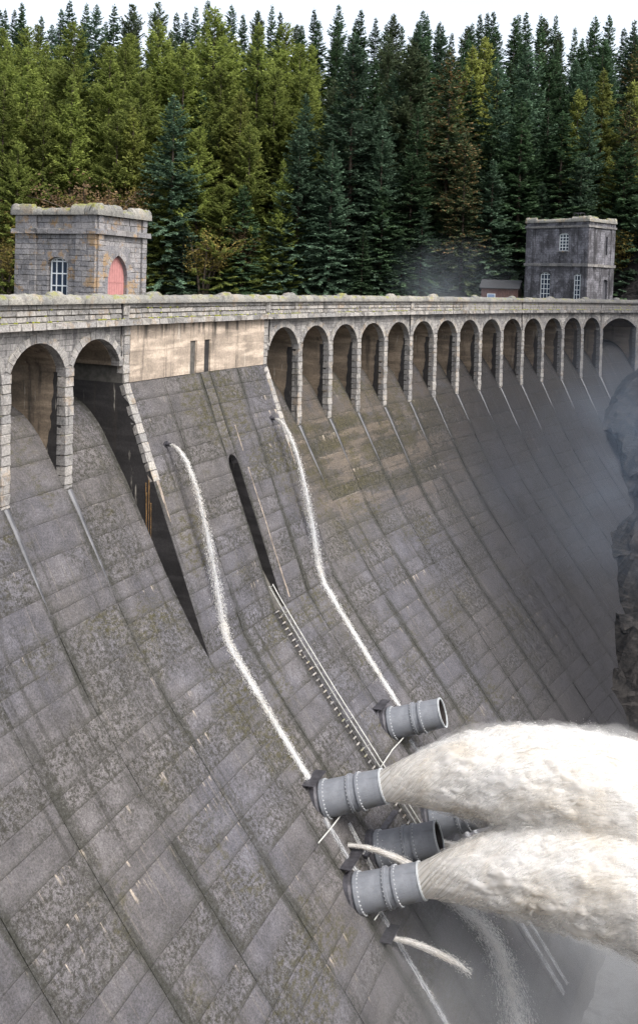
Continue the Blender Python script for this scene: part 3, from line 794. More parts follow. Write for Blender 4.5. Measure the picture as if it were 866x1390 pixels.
# pale lime line and dark groove down the block, tan run under the raking stones
def face_strip(name, s0, q0, q1, w0, w1, mat, d=.012, n=26):
    mb = MB(); prev = None
    for i in range(n + 1):
        q = q0 + (q1 - q0) * i / n; w = (w0 + (w1 - w0) * i / n) * (1 + .35 * mnoise.noise(Vector((s0, q * 1.3, 0)))); c = s0 + .05 * mnoise.noise(Vector((q * .4, s0, 2)))
        b, z = block_curve(q, d); b2, z2 = block_curve(q, -.03); cur = [P(c - w, b2, z2), P(c - w * .7, b, z), P(c + w * .7, b, z), P(c + w, b2, z2)]
        if prev is not None: mb.add(prev + cur, [(0, 1, 5, 4), (1, 2, 6, 5), (2, 3, 7, 6)])
        prev = cur
    return mb.build(name, mat, dam)
M['lime'] = simple('tan_lime_run', (.20, .165, .135), .8, 0, .5, 2)
face_strip('lime_run', -7.05, 4.2, BLEN - .3, .06, .10, M['lime'])
face_strip('lime_run', BL0 + .45, 6.3, 9.0, .20, .04, M['lime'])
face_strip('lime_run', BL1 - .45, 6.3, 8.2, .16, .05, M['lime'])

# ------------------------------------------------------------------ gate towers
def tower_frame(s, b, mid_s, z=0.0):
    x, y, k = frame(mid_s); p = P(s, b, z)
    return Matrix(((x.x, y.x, 0, p[0]), (x.y, y.y, 0, p[1]), (0, 0, 1, p[2]), (0, 0, 0, 1)))
def ident(x, y, z): return (x, y, z)
def endfn(x, y, z): return (y, x, z)         # the end wall: first coordinate runs upstream

TL = tower_frame(-13.51, -6.0, -10.7)
tl = thing('gate_tower', 'small square grey stone gate tower with a pink arched door and orange lichen', 'tower', TL @ Matrix.Translation((0, 0, -1)))
WF, WD, ZT = 5.6, 7.3, 5.85
mb = MB(); mb.box(.33, WF - .05, .33, WD - .05, -5, 6.0); core = mb.build('wall', M['mortar'], tl, TL)
mb = MB(); mb.box(WF - .05, WF, .02, WD, -5, 5.9); mb.box(.02, WF - .06, WD - .05, WD, -5, 5.9); mb.build('rear_wall', M['tower'], tl, TL)
def tput(me, parent, base, cx, cy, cz, sx, sy, sz, rot=0, name='stone'):
    m_ = base @ Matrix.Translation((cx, cy, cz)) @ (Matrix.Rotation(rot, 4, 'Z') if rot else Matrix.Identity(4)) @ Matrix.Diagonal((sx, sy, sz, 1))
    return link(name, me, parent, m_)
def courses(face, length, holes, z0, z1, base, parent, dep=.34, h0=.37, pil=(0, 0), lo=.45, hi=.85):
    """squared stones in courses on one wall; holes: (a, b, zlo, zhi); pil: widths of the corner pilasters (proud)"""
    z = z0
    while z < z1 - .05:
        h = min(h0 * random.uniform(.9, 1.12), z1 - z)
        if z1 - z - h < .15: h = z1 - z
        spans = [(0.0, pil[0], .16), (pil[0], length - pil[1], .0), (length - pil[1], length, .16)] if pil[0] else [(0, length, 0)]
        for a, c, pr in spans:
            cuts = [(a, c)]
            for (ha, hb, hz0, hz1) in holes:
                if z + h * .5 > hz0 and z + h * .5 < hz1:
                    new = []
                    for (p, q) in cuts:
                        if hb <= p or ha >= q: new.append((p, q))
                        else:
                            if ha > p: new.append((p, ha))
                            if hb < q: new.append((hb, q))
                    cuts = new
            for (p, q) in cuts:
                x = p
                while x < q - .03:
                    L = random.uniform(lo, hi)
                    if q - x - L < .28: L = q - x
                    jt = random.uniform(-.012, .016) + pr
                    if face == 'end': tput(random.choice(TSTONE), parent, base, dep / 2 - jt, x + L / 2, z + h / 2, L - .024, dep, h - .026, math.pi / 2)
                    else: tput(random.choice(TSTONE), parent, base, x + L / 2, dep / 2 - jt, z + h / 2, L - .024, dep, h - .026)
                    x += L
        z += h
# end wall (window) and front wall (door)
courses('end', WD, [(2.55, 4.35, -1.5, 2.95)], -1.0, 4.5, TL, core, pil=(1.75, 1.95), lo=.4, hi=.8)
courses('end', WD, [], 4.86, 5.83, TL, core, h0=.46, pil=(1.75, 1.95), lo=.4, hi=.8)
courses('front', WF, [(1.0, 3.75, -1.5, 3.42)], -1.0, 4.5, TL, core, pil=(.55, .55))
courses('front', WF, [], 4.86, 5.83, TL, core, h0=.46, pil=(.55, .55))
def band(base, parent, z, h, proud, wf, wd, me_list, name, L0, L1, hump=False, mat_scale=1):
    for face, n in (('end', wd), ('front', wf), ('rear', wf), ('far', wd)):
        x = -proud
        while x < n + proud - .05:
            L = random.uniform(L0, L1)
            if n + proud - x - L < .4: L = n + proud - x
            dep = .5 + proud
            hh = h * random.uniform(.95, 1.06)
            if hump and (x < 1.3 or n - x - L < .9): hh *= 1.5
            me = random.choice(me_list); c = -proud + dep / 2
            off = z if hump else z + hh / 2
            if face == 'end': tput(me, parent, base, c, x + L / 2, off, L - .02, dep, hh, math.pi / 2, name)
            elif face == 'front': tput(me, parent, base, x + L / 2, c, off, L - .02, dep, hh, 0, name)
            elif face == 'rear': tput(me, parent, base, x + L / 2, wd - c, off, L - .02, dep, hh, 0, name)
            else: tput(me, parent, base, wf - c, x + L / 2, off, L - .02, dep, hh, math.pi / 2, name)
            x += L
TCOP = [bm_data('tower_coping_block', lump(60 + i), M['coping'], True) for i in range(4)]
band(TL, tl, 4.5, .36, .30, WF, WD, TSTONE, 'string_stone', .9, 1.4)
band(TL, tl, 5.83, .52, .32, WF, WD, TCOP, 'coping_stone', 1.0, 1.6, True)
mb = MB(); mb.box(.3, WF - .3, .3, WD - .3, 5.9, 6.0); mb.build('roof', M['roof'], tl, TL)
# window: white sash, nine panes wide arched head
def sash(base, parent, fn, x0, x1, z0, z1, rise, y, nx, nz, mat, bar=.05):
    mb = MB(); cx = (x0 + x1) / 2; half = (x1 - x0) / 2
    def top(x):
        if rise <= 0: return z1
        rr = (half * half + rise * rise) / (2 * rise); return z1 - rise + math.sqrt(max(0, rr * rr - (x - cx) ** 2)) - (rr - rise)
    for k in range(nx + 1):
        x = x0 + (x1 - x0) * k / nx; w = bar if 0 < k < nx else bar * 1.4
        xx = min(max(x, x0 + w / 2), x1 - w / 2); mb.box(xx - w / 2, xx + w / 2, y - .03, y + .03, z0, top(xx), fn)
    for k in range(nz + 1):
        z = z0 + (z1 - rise - z0) * k / nz; mb.box(x0, x1, y - .024, y + .024, z - bar / 2, z + bar / 2, fn)
    n = 10
    for k in range(n):
        a = x0 + (x1 - x0) * k / n; c = x0 + (x1 - x0) * (k + 1) / n; zz = max(top(a), top(c)); mb.box(a, c, y - .028, y + .028, zz - bar * 1.5, zz + .02, fn)
    fr = mb.build('window', mat, parent, base)
    for i in range(nx):
        for j in range(nz + (1 if rise > .1 else 0)):
            a = x0 + (x1 - x0) * i / nx + bar / 2; c = x0 + (x1 - x0) * (i + 1) / nx - bar / 2
            za = z0 + (z1 - rise - z0) * j / nz + bar / 2; zb = z0 + (z1 - rise - z0) * (j + 1) / nz - bar / 2
            if j == nz: zb = min(top(a), top(c)) - bar
            if zb - za < .03: continue
            g = MB(); tt = random.uniform(-.012, .012); g.box(a, c, y + .005, y + .02 + abs(tt), za, zb, fn); link('pane', mesh_data('pane', g.v, g.f, M['glass']), fr, base)
    return fr
def dn(base): return base
sash(TL, tl, endfn, 2.66, 4.24, -.9, 2.86, .30, .26, 3, 4, M['sash'], .085)
v, f, uv = wall_with_arch(endfn, 2.40, 4.50, 3.32, 3.45, .82, 2.58, .30, 2.45, -.004, .32)
sur = obj('window_head', v, f, M['tower'], tl, TL)
def tlv(fn, base):
    return lambda x, y, z: tuple(base @ Vector(fn(x, y, z)))
voussoirs(tlv(endfn, TL), 3.45, .82, 2.58, .30, .34, 9, -.03, .3, M['tower'], sur, stag=.0)
# door: pointed round arch, pink double leaf
DX, DH = 2.38, 1.08
DP = .62
v, f, uv = wall_with_arch(ident, .98, 3.77, 3.78, DX, DH, 1.55, 1.38, -1.0, .0, .33, DP)
sur = obj('door_surround', v, f, M['tower'], tl, TL)
tf = tlv(ident, TL); a_top = math.acos(DP / (DH + DP))
for sg in (-1, 1):
    for k in range(7):
        p_, q_ = a_top * (k + .03) / 7, a_top * (k + .97) / 7; v = []
        for y in (-.04, .3):
            for (r, a) in ((DH + DP - .01, p_), (DH + DP - .01, q_), (DH + DP + .38, q_), (DH + DP + .38, p_)): v.append(tf(DX + sg * (r * math.cos(a) - DP), y, 1.55 + r * math.sin(a)))
        obj('voussoir', v, [(0, 1, 2, 3), (7, 6, 5, 4), (0, 4, 5, 1), (1, 5, 6, 2), (2, 6, 7, 3), (3, 7, 4, 0)], M['tower'], sur)
for sg in (-1, 1):
    mb = MB(); nb_ = 4; rr = (DH * DH + 1.38 * 1.38) / (2 * 1.38); zc_ = 1.72 + 1.38 - rr
    for k in range(nb_):
        a = DX + sg * (DH * k / nb_ + .008); c = DX + sg * (DH * (k + 1) / nb_ - .008); a, c = min(a, c), max(a, c)
        ta_ = 1.56 + arch_z(a - DX, DH, 1, DP) + .03; tc_ = 1.56 + arch_z(c - DX, DH, 1, DP) + .03
        q = [(a, .27, -1), (c, .27, -1), (c, .27, tc_), (a, .27, ta_), (a, .31, -1), (c, .31, -1), (c, .31, tc_), (a, .31, ta_)]
        mb.add(q, [(0, 1, 2, 3), (7, 6, 5, 4), (0, 4, 5, 1), (1, 5, 6, 2), (2, 6, 7, 3), (3, 7, 4, 0)])
    d = mb.build('door_leaf', M['door'], tl, TL)
    mb = MB()
    for z in (-.3, 1.15): mb.box(min(DX + sg * .06, DX + sg * 1.04), max(DX + sg * .06, DX + sg * 1.04), .25, .27, z, z + .09)
    mb.build('door_rail', M['door'], d, TL)

# far tower: two storeys, darker
TR = tower_frame(79.29, -6.0, 83.0)
tr = thing('gate_tower', 'tall two storey dark grey stone tower with barred white windows near the right bank', 'tower', TR @ Matrix.Translation((0, 0, -6)))
FW, FD = 7.3, 11.4
def uvbox(name, x0, x1, y0, y1, z0, z1, mat, parent, base):
    v, f, uv = [], [], []
    def quad(a, b, c, d, u):
        n = len(v); v.extend([a, b, c, d]); uv.extend(u); f.append((n, n + 1, n + 2, n + 3))
    quad((x0, y0, z0), (x1, y0, z0), (x1, y0, z1), (x0, y0, z1), [(x0, z0), (x1, z0), (x1, z1), (x0, z1)])
    quad((x1, y0, z0), (x1, y1, z0), (x1, y1, z1), (x1, y0, z1), [(y0, z0), (y1, z0), (y1, z1), (y0, z1)])
    quad((x1, y1, z0), (x0, y1, z0), (x0, y1, z1), (x1, y1, z1), [(x1, z0), (x0, z0), (x0, z1), (x1, z1)])
    quad((x0, y1, z0), (x0, y0, z0), (x0, y0, z1), (x0, y1, z1), [(y1, z0), (y0, z0), (y0, z1), (y1, z1)])
    quad((x0, y0, z1), (x1, y0, z1), (x1, y1, z1), (x0, y1, z1), [(x0, y0), (x1, y0), (x1, y1), (x0, y1)])
    return obj(name, v, f, mat, parent, base, uv={'face': np.array(uv)})
# walls: end wall in strips that leave the window openings free
HOL_E = [(3.5, 5.3, 7.75, 10.55, .25), (6.6, 8.6 - .1, .2, 4.4, .35), (.75, 2.35, .2, 4.3, .35)]
uvbox('wall', .4, FW, .4, FD, -6, 12.2, M['ftower'], tr, TR)
def holed_wall(fn, L, holes, z0, z1, dep, name):
    xs_ = sorted({0.0, L, *[h[0] for h in holes], *[h[1] for h in holes]}); zs_ = sorted({z0, z1, *[h[2] for h in holes], *[h[3] for h in holes]})
    v, f, uv = [], [], []
    for a, c in zip(xs_[:-1], xs_[1:]):
        for p, q in zip(zs_[:-1], zs_[1:]):
            if any(h[0] - 1e-6 <= a and c <= h[1] + 1e-6 and h[2] - 1e-6 <= p and q <= h[3] + 1e-6 for h in holes): continue
            n = len(v)
            for y in (0.0, dep):
                for (x, z) in ((a, p), (c, p), (c, q), (a, q)): v.append(fn(x, y, z)); uv.append((x, z))
            f += [(n, n + 1, n + 2, n + 3), (n + 7, n + 6, n + 5, n + 4), (n, n + 4, n + 5, n + 1), (n + 1, n + 5, n + 6, n + 2), (n + 2, n + 6, n + 7, n + 3), (n + 3, n + 7, n + 4, n)]
    return obj(name, v, f, M['ftower'], tr, TR, uv={'face': np.array(uv)})
holed_wall(endfn, FD, [h[:4] for h in HOL_E], -6, 12.2, .39, 'wall')
holed_wall(ident, FW, [(4.4, 5.7, -1, 3.6), (4.85, 5.3, 7.3, 10.1)], -6, 12.2, .39, 'wall')
for (a, c, z0, z1, r) in HOL_E:
    sash(TR, tr, endfn, a + .02, c - .02, z0 + .05, z1, r, .22, 3 if c - a < 1.85 else 3, 5, M['sash'], .10)
    v, f, uv = wall_with_arch(endfn, a - .15, c + .15, z1 + .2, (a + c) / 2, (c - a) / 2 - .02, z1 - r, r, z1 - r - .1, -.03, .2)
    obj('window_head', v, f, M['ftower'], tr, TR, uv={'face': np.array(uv)})
    mb = MB(); mb.box(a - .2, c + .2, -.18, .3, z0 - .22, z0 + .02, endfn); mb.build('window_sill', M['tower'], tr, TR)
mb = MB(); mb.box(4.42, 5.68, .28, .33, -1, 3.5); mb.build('door', simple('dark_tower_door', (.07, .07, .08), .7), tr, TR)
v, f, uv = wall_with_arch(ident, 4.2, 5.9, 4.2, 5.05, .6, 2.4, 1.1, 2.2, -.05, .3); obj('door_arch', v, f, M['ftower'], tr, TR, uv={'face': np.array(uv)})
mb = MB(); mb.box(4.86, 5.29, .30, .34, 7.3, 10.1); mb.build('slit_window', M['glass'], tr, TR)
for (x0, x1, fn) in ((0, 1.0, endfn), (FD - 1.6, FD, endfn), (0, 1.3, ident), (FW - 1.1, FW, ident)):
    mb = MB(); mb.box(x0, x1, -.09, .0, -6, 12.1, fn); nv = np.array(mb.v); idx = 1 if fn is endfn else 0
    mb.build('pilaster', M['ftower'], tr, TR, uv={'face': np.stack([nv[:, idx], nv[:, 2]], 1)})
FST = [bm_data('far_tower_block', ashlar(40 + i, .03), granite('dark_tower_trim' + str(i), (.22, .215, .215), .3, .05, .5)) for i in range(2)]
FCP = [bm_data('far_tower_coping', lump(80 + i), granite('mossy_tower_coping' + str(i), (.22, .215, .20), .95, .3, .3), True) for i in range(2)]
band(TR, tr, 5.35, .42, .22, FW, FD, FST, 'string_stone', 1.2, 1.8)
band(TR, tr, 11.35, .32, .22, FW, FD, FST, 'string_stone', 1.2, 1.8)
band(TR, tr, 12.2, .55, .22, FW, FD, FCP, 'coping_stone', 1.2, 1.9, True)
mb = MB()
for (x, y) in ((5.2, 5), (6.4, 5), (5.2, 6.2), (6.4, 6.2)): mb.tube([(x, y, 12.3), (x, y, 14.1)], .05, 6)
for z in (13.3, 14.05):
    mb.tube([(5.2, 5, z), (6.4, 5, z)], .04, 6); mb.tube([(5.2, 6.2, z), (6.4, 6.2, z)], .04, 6); mb.tube([(5.2, 5, z), (5.2, 6.2, z)], .04, 6); mb.tube([(6.4, 5, z), (6.4, 6.2, z)], .04, 6)
mb.build('roof_hatch_rail', M['steel'], tr, TR)

# brown hut on the bank
hp = at_depth(680, 392, 152.); HM = Matrix.Translation((hp.x, hp.y, -1.6)) @ Matrix.Rotation(-.35, 4, 'Z')
hut = thing('hut', 'small red-brown boarded hut with a pale window beside the tall dark tower', 'hut', HM)
for k in range(16):
    mb = MB(); mb.box(-2.9 + k * .37, -2.9 + k * .37 + .35, -1.9 - random.uniform(0, .02), -1.86, 0, 3.3); mb.build('board', M['hut'], hut, HM)
mb = MB(); mb.box(-2.9, 3.0, -1.85, 1.9, 0, 3.3); mb.build('wall', M['hut'], hut, HM)
mb = MB(); q = [(-3.2, -2.2, 3.15), (3.3, -2.2, 3.15), (3.3, 0, 4.5), (-3.2, 0, 4.5), (3.3, 2.2, 3.15), (-3.2, 2.2, 3.15)]
mb.add(q + [(a, b, c + .12) for a, b, c in q], [(0, 3, 2, 1), (3, 5, 4, 2), (6, 7, 8, 9), (9, 8, 10, 11), (0, 1, 7, 6), (4, 5, 11, 10), (1, 2, 8, 7), (2, 4, 10, 8), (0, 6, 9, 3), (3, 9, 11, 5)]); mb.build('roof', M['roof'], hut, HM)
mb = MB(); mb.box(-1.9, -.6, -1.96, -1.90, 1.2, 2.3); w_ = mb.build('window', M['sash'], hut, HM); mb = MB(); mb.box(-1.8, -.7, -1.98, -1.962, 1.3, 2.2); mb.build('pane', simple('pale_blue_glass', (.16, .22, .34), .2), w_, HM)

# ------------------------------------------------------------------ outlet pipes
def pipe_dir(s, az=13, el=20.5):
    x, y, k = frame(s); a, e = R_(az), R_(el)
    return ((-y * math.cos(a) + x * math.sin(a)) * math.cos(e) + k * math.sin(e)).normalized()
def axis_matrix(p, d):
    x = d; y = Vector((0, 0, 1)).cross(x).normalized(); z = x.cross(y)
    return Matrix(((x.x, y.x, z.x, p[0]), (x.y, y.y, z.y, p[1]), (x.z, y.z, z.z, p[2]), (0, 0, 0, 1)))
def lathe(prof, n=48):
    v, f = [], []
    for (x, r) in prof:
        for k in range(n):
            a = 2 * math.pi * k / n; v.append((x, r * math.cos(a), r * math.sin(a)))
    for i in range(len(prof) - 1):
        for k in range(n): f.append((i * n + k, i * n + (k + 1) % n, (i + 1) * n + (k + 1) % n, (i + 1) * n + k))
    return v, f
PIPE_ME = {}
def pipe_meshes():
    D = {}
    r0, r1 = 1.04, .95
    prof = [(-1.6, r0), (.15, r0), (1.9, (r0 + r1) / 2), (3.75, r1), (3.75, r1 - .05), (-1.6, r1 - .05)]
    v, f = lathe(prof); D['barrel'] = mesh_data('barrel', v, f, M['pipe'], smooth=False)
    v, f = lathe([(3.70, r1 - .052), (-1.4, r1 - .06)]); D['lining'] = mesh_data('lining', v, f, M['pipe_in'], smooth=True)
    def fl(x, r, w, h): return lathe([(x - w / 2, r), (x - w / 2, r + h), (x + w / 2, r + h), (x + w / 2, r)])
    D['flange'] = [mesh_data('flange', *fl(x, r, w, h), M['pipe']) for (x, r, w, h) in ((.10, 1.03, .22, .10), (1.78, .99, .14, .09), (2.30, .98, .14, .09))]
    D['rim'] = mesh_data('rim', *lathe([(3.68, .95), (3.68, .985), (3.78, .985), (3.78, .89), (3.70, .89)]), simple('bright_pipe_rim', (.42, .44, .45), .4))
    bm = bmesh.new(); bmesh.ops.create_cone(bm, cap_ends=True, segments=6, radius1=.042, radius2=.035, depth=.07); bmesh.ops.rotate(bm, verts=bm.verts, matrix=Matrix.Rotation(math.pi / 2, 3, 'Y')); D['bolt'] = bm_data('bolt', bm, simple('pale_bolt', (.40, .41, .42), .5))
    return D
PD = pipe_meshes()
PIPES = [(-15.75, -29.15, 'upper grey outlet pipe throwing the higher white jet'), (-4.13, -29.2, 'upper grey outlet pipe with a dry open mouth'),
         (-17.9, -32.75, 'lower grey outlet pipe throwing the jet close below the dry lower pipe'), (-13.7, -32.5, 'lower grey outlet pipe with a dry open mouth between the two jets'),
         (-6.3, -33.9, 'lower grey outlet pipe half hidden behind the higher white jet')]
PIPE_FR = []
for (s, z, lab) in PIPES:
    b = face_b(s, z); d = pipe_dir(s); mw = axis_matrix(P(s, b, z), d); PIPE_FR.append((mw, d))
    t = thing('outlet_pipe', lab, 'pipe', mw, 'outlet pipes on the lower dam face')
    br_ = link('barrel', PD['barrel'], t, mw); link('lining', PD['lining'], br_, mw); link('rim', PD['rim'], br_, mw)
    for fi, (fm, x, r) in enumerate(zip(PD['flange'], (.10, 1.78, 2.30), (1.08, 1.04, 1.03))):
        fo = link('flange', fm, t, mw)
        for k in range(30):
            a = 2 * math.pi * k / 30
            link('bolt', PD['bolt'], fo, mw @ Matrix.Translation((x + (.14 if fi == 0 else (.09 if fi == 2 else -.09)), r * math.cos(a), r * math.sin(a))))
    # concrete collar where it leaves the face
    v, f = lathe([(-1.2, 1.05), (-1.2, 1.32), (-.25, 1.22), (-.10, 1.04)], 32); obj('collar', v, f, M['steel'], t, mw)

# steel deflector plates on the face
def plate(px, py, length, wid, yaw, lab, tilt=-.12):
    s, b, z = hit(px, py)
    mw = fmat(s, b + .30, z + .05, tilt=tilt) @ Matrix.Rotation(yaw, 4, 'Z')
    t = thing('deflector_plate', lab, 'plate', mw, 'steel plates on the dam face')
    mb = MB(); mb.box(-length / 2, length / 2, -wid / 2, wid / 2, 0, .05); mb.build('plate', M['steel'], t, mw)
    for x in (-length * .35, length * .35):
        mb = MB(); mb.add([(x - .03, -wid * .4, 0), (x - .03, wid * .5, 0), (x - .03, wid * .5, -.35), (x + .03, -wid * .4, 0), (x + .03, wid * .5, 0), (x + .03, wid * .5, -.35)], [(0, 1, 2), (3, 5, 4), (0, 3, 4, 1), (1, 4, 5, 2), (2, 5, 3, 0)]); mb.build('bracket', M['steel'], t, mw)
plate(512, 957, 1.7, .7, 0, 'dark steel plate above the dry upper pipe')
plate(572, 1022, 2.2, .75, 0, 'dark steel plate below the dry upper pipe beside the higher jet')
plate(420, 1057, 2.0, .75, 0, 'dark steel plate where the water slide meets the upper jet pipe')
plate(472, 1166, 2.3, .7, 0, 'wet steel plate between the upper and lower jet pipes')
plate(522, 1268, 1.6, .7, 0, 'small steel plate under the lowest jet pipe')
s0, b0, z0 = hit(470, 1160); s1, b1, z1 = hit(537, 1092)
mb = MB(); z_ = -32.0
mb.box(-15.6, -9.9, -face_b(-12, z_) - .28, -face_b(-12, z_) + .1, z_ - .09, z_ + .09, damfn)
tag(mb.build('ledge_beam', M['steel']), 'long grey steel beam across the face between the outlet pipes', 'beam')

# inspection stair: black channel with treads, handrail beside it
st = thing('inspection_stair', 'black stair channel with short stone treads running down the lower dam face', 'stair', Vector(P(-9.36, face_b(-9.36, -36), -36)))
sw0, sw1 = W_K - .1, w_of_z(-36)
ws = np.arange(sw0, sw1, .6)
b_, z_ = off_prof(ws, -.065); v = []
for (s_, d_) in ((-9.62, 0), (-9.10, 0)):
    v += [P(s_, bb_, zz_) for bb_, zz_ in zip(*off_prof(ws, -.055))]
n_ = len(ws); v += [P(-9.62, bb_, zz_) for bb_, zz_ in zip(*off_prof(ws, -.10))] + [P(-9.10, bb_, zz_) for bb_, zz_ in zip(*off_prof(ws, -.10))]
f = [(i, n_ + i, n_ + i + 1, i + 1) for i in range(n_ - 1)] + [(2 * n_ + i, 2 * n_ + i + 1, 3 * n_ + i + 1, 3 * n_ + i) for i in range(n_ - 1)]
obj('channel', v, f, M['soak'], st)
w = W_K + .1
while w < sw1 - .3:
    bA, zA = off_prof(w, -.06); d = .11 + random.uniform(-.02, .03)
    mb = MB(); q = []
    for s_ in (-9.60 + random.uniform(0, .03), -9.12):
        for (ww, dd) in ((w, -.06), (w + .09, -.06), (w + .09, d), (w, d)): bq, zq = off_prof(ww, dd); q.append(P(s_, bq, zq))
    mb.add(q, [(0, 1, 2, 3), (7, 6, 5, 4), (0, 4, 5, 1), (1, 5, 6, 2), (2, 6, 7, 3), (3, 7, 4, 0)])
    mb.build('tread', M['stone'], st); w += .43
hr = thing('handrail', 'white two-bar handrail climbing beside the black stair channel', 'handrail', Vector(P(-9.0, face_b(-9, -36), -36)))
ws = np.arange(W_K - 1.6, w_of_z(-36), .8)
for dd, rr in ((.30, .035), (.62, .035)):
    mb = MB(); bq, zq = off_prof(ws, dd); mb.tube([P(-8.95, a, c) for a, c in zip(bq, zq)], rr, 6); mb.build('rail', M['white_rail'], hr)
for w in np.arange(W_K - 1.5, w_of_z(-36), 2.0):
    mb = MB(); b0, z0 = off_prof(w, -.05); b1, z1 = off_prof(w, .66); mb.tube([P(-8.95, b0, z0), P(-8.95, b1, z1)], .03, 6); mb.build('post', M['white_rail'], hr)
def rod(pts, lab):
    mb = MB(); q = []
    for (px, py) in pts: s, b, z = hit(px, py); q.append(Vector(P(s, b + .35, z + .3)))
    mb.tube(q, .04, 6); tag(mb.build('rail_rod', M['white_rail']), lab, 'rod', 'white rods by the outlet pipes')
rod([(510, 1046), (526, 1022), (541, 1006)], 'thin white rod running up to the dry upper pipe')
rod([(424, 1150), (441, 1130), (455, 1112)], 'thin white rod below the upper jet pipe')
rod([(500, 1254), (510, 1240)], 'short white rod under the lowest jet pipe')
rod([(577, 1100), (586, 1085)], 'short white rod by the half hidden pipe')
# two small drain spouts in the block that feed the water slides
SPOUTS = [(-15.9, -9.0), (-1.85, -9.0)]
for (s, z), lab in zip(SPOUTS, ('short rusty spout pouring the water slide near the arched bays', 'short rusty spout pouring the water slide beside the long arcade')):
    b = bl_b(z); mw = axis_matrix(P(s, b, z), -frame(s)[1]); t = thing('drain_spout', lab, 'spout', mw, 'drain spouts')
    v, f = lathe([(-.2, .13), (.35, .13), (.35, .10), (-.2, .10)], 14); obj('tube', v, f, M['steel'], t, mw)
    v, f = lathe([(.0, .13), (.0, .22), (.06, .22), (.06, .13)], 14); obj('flange', v, f, M['steel'], t, mw)

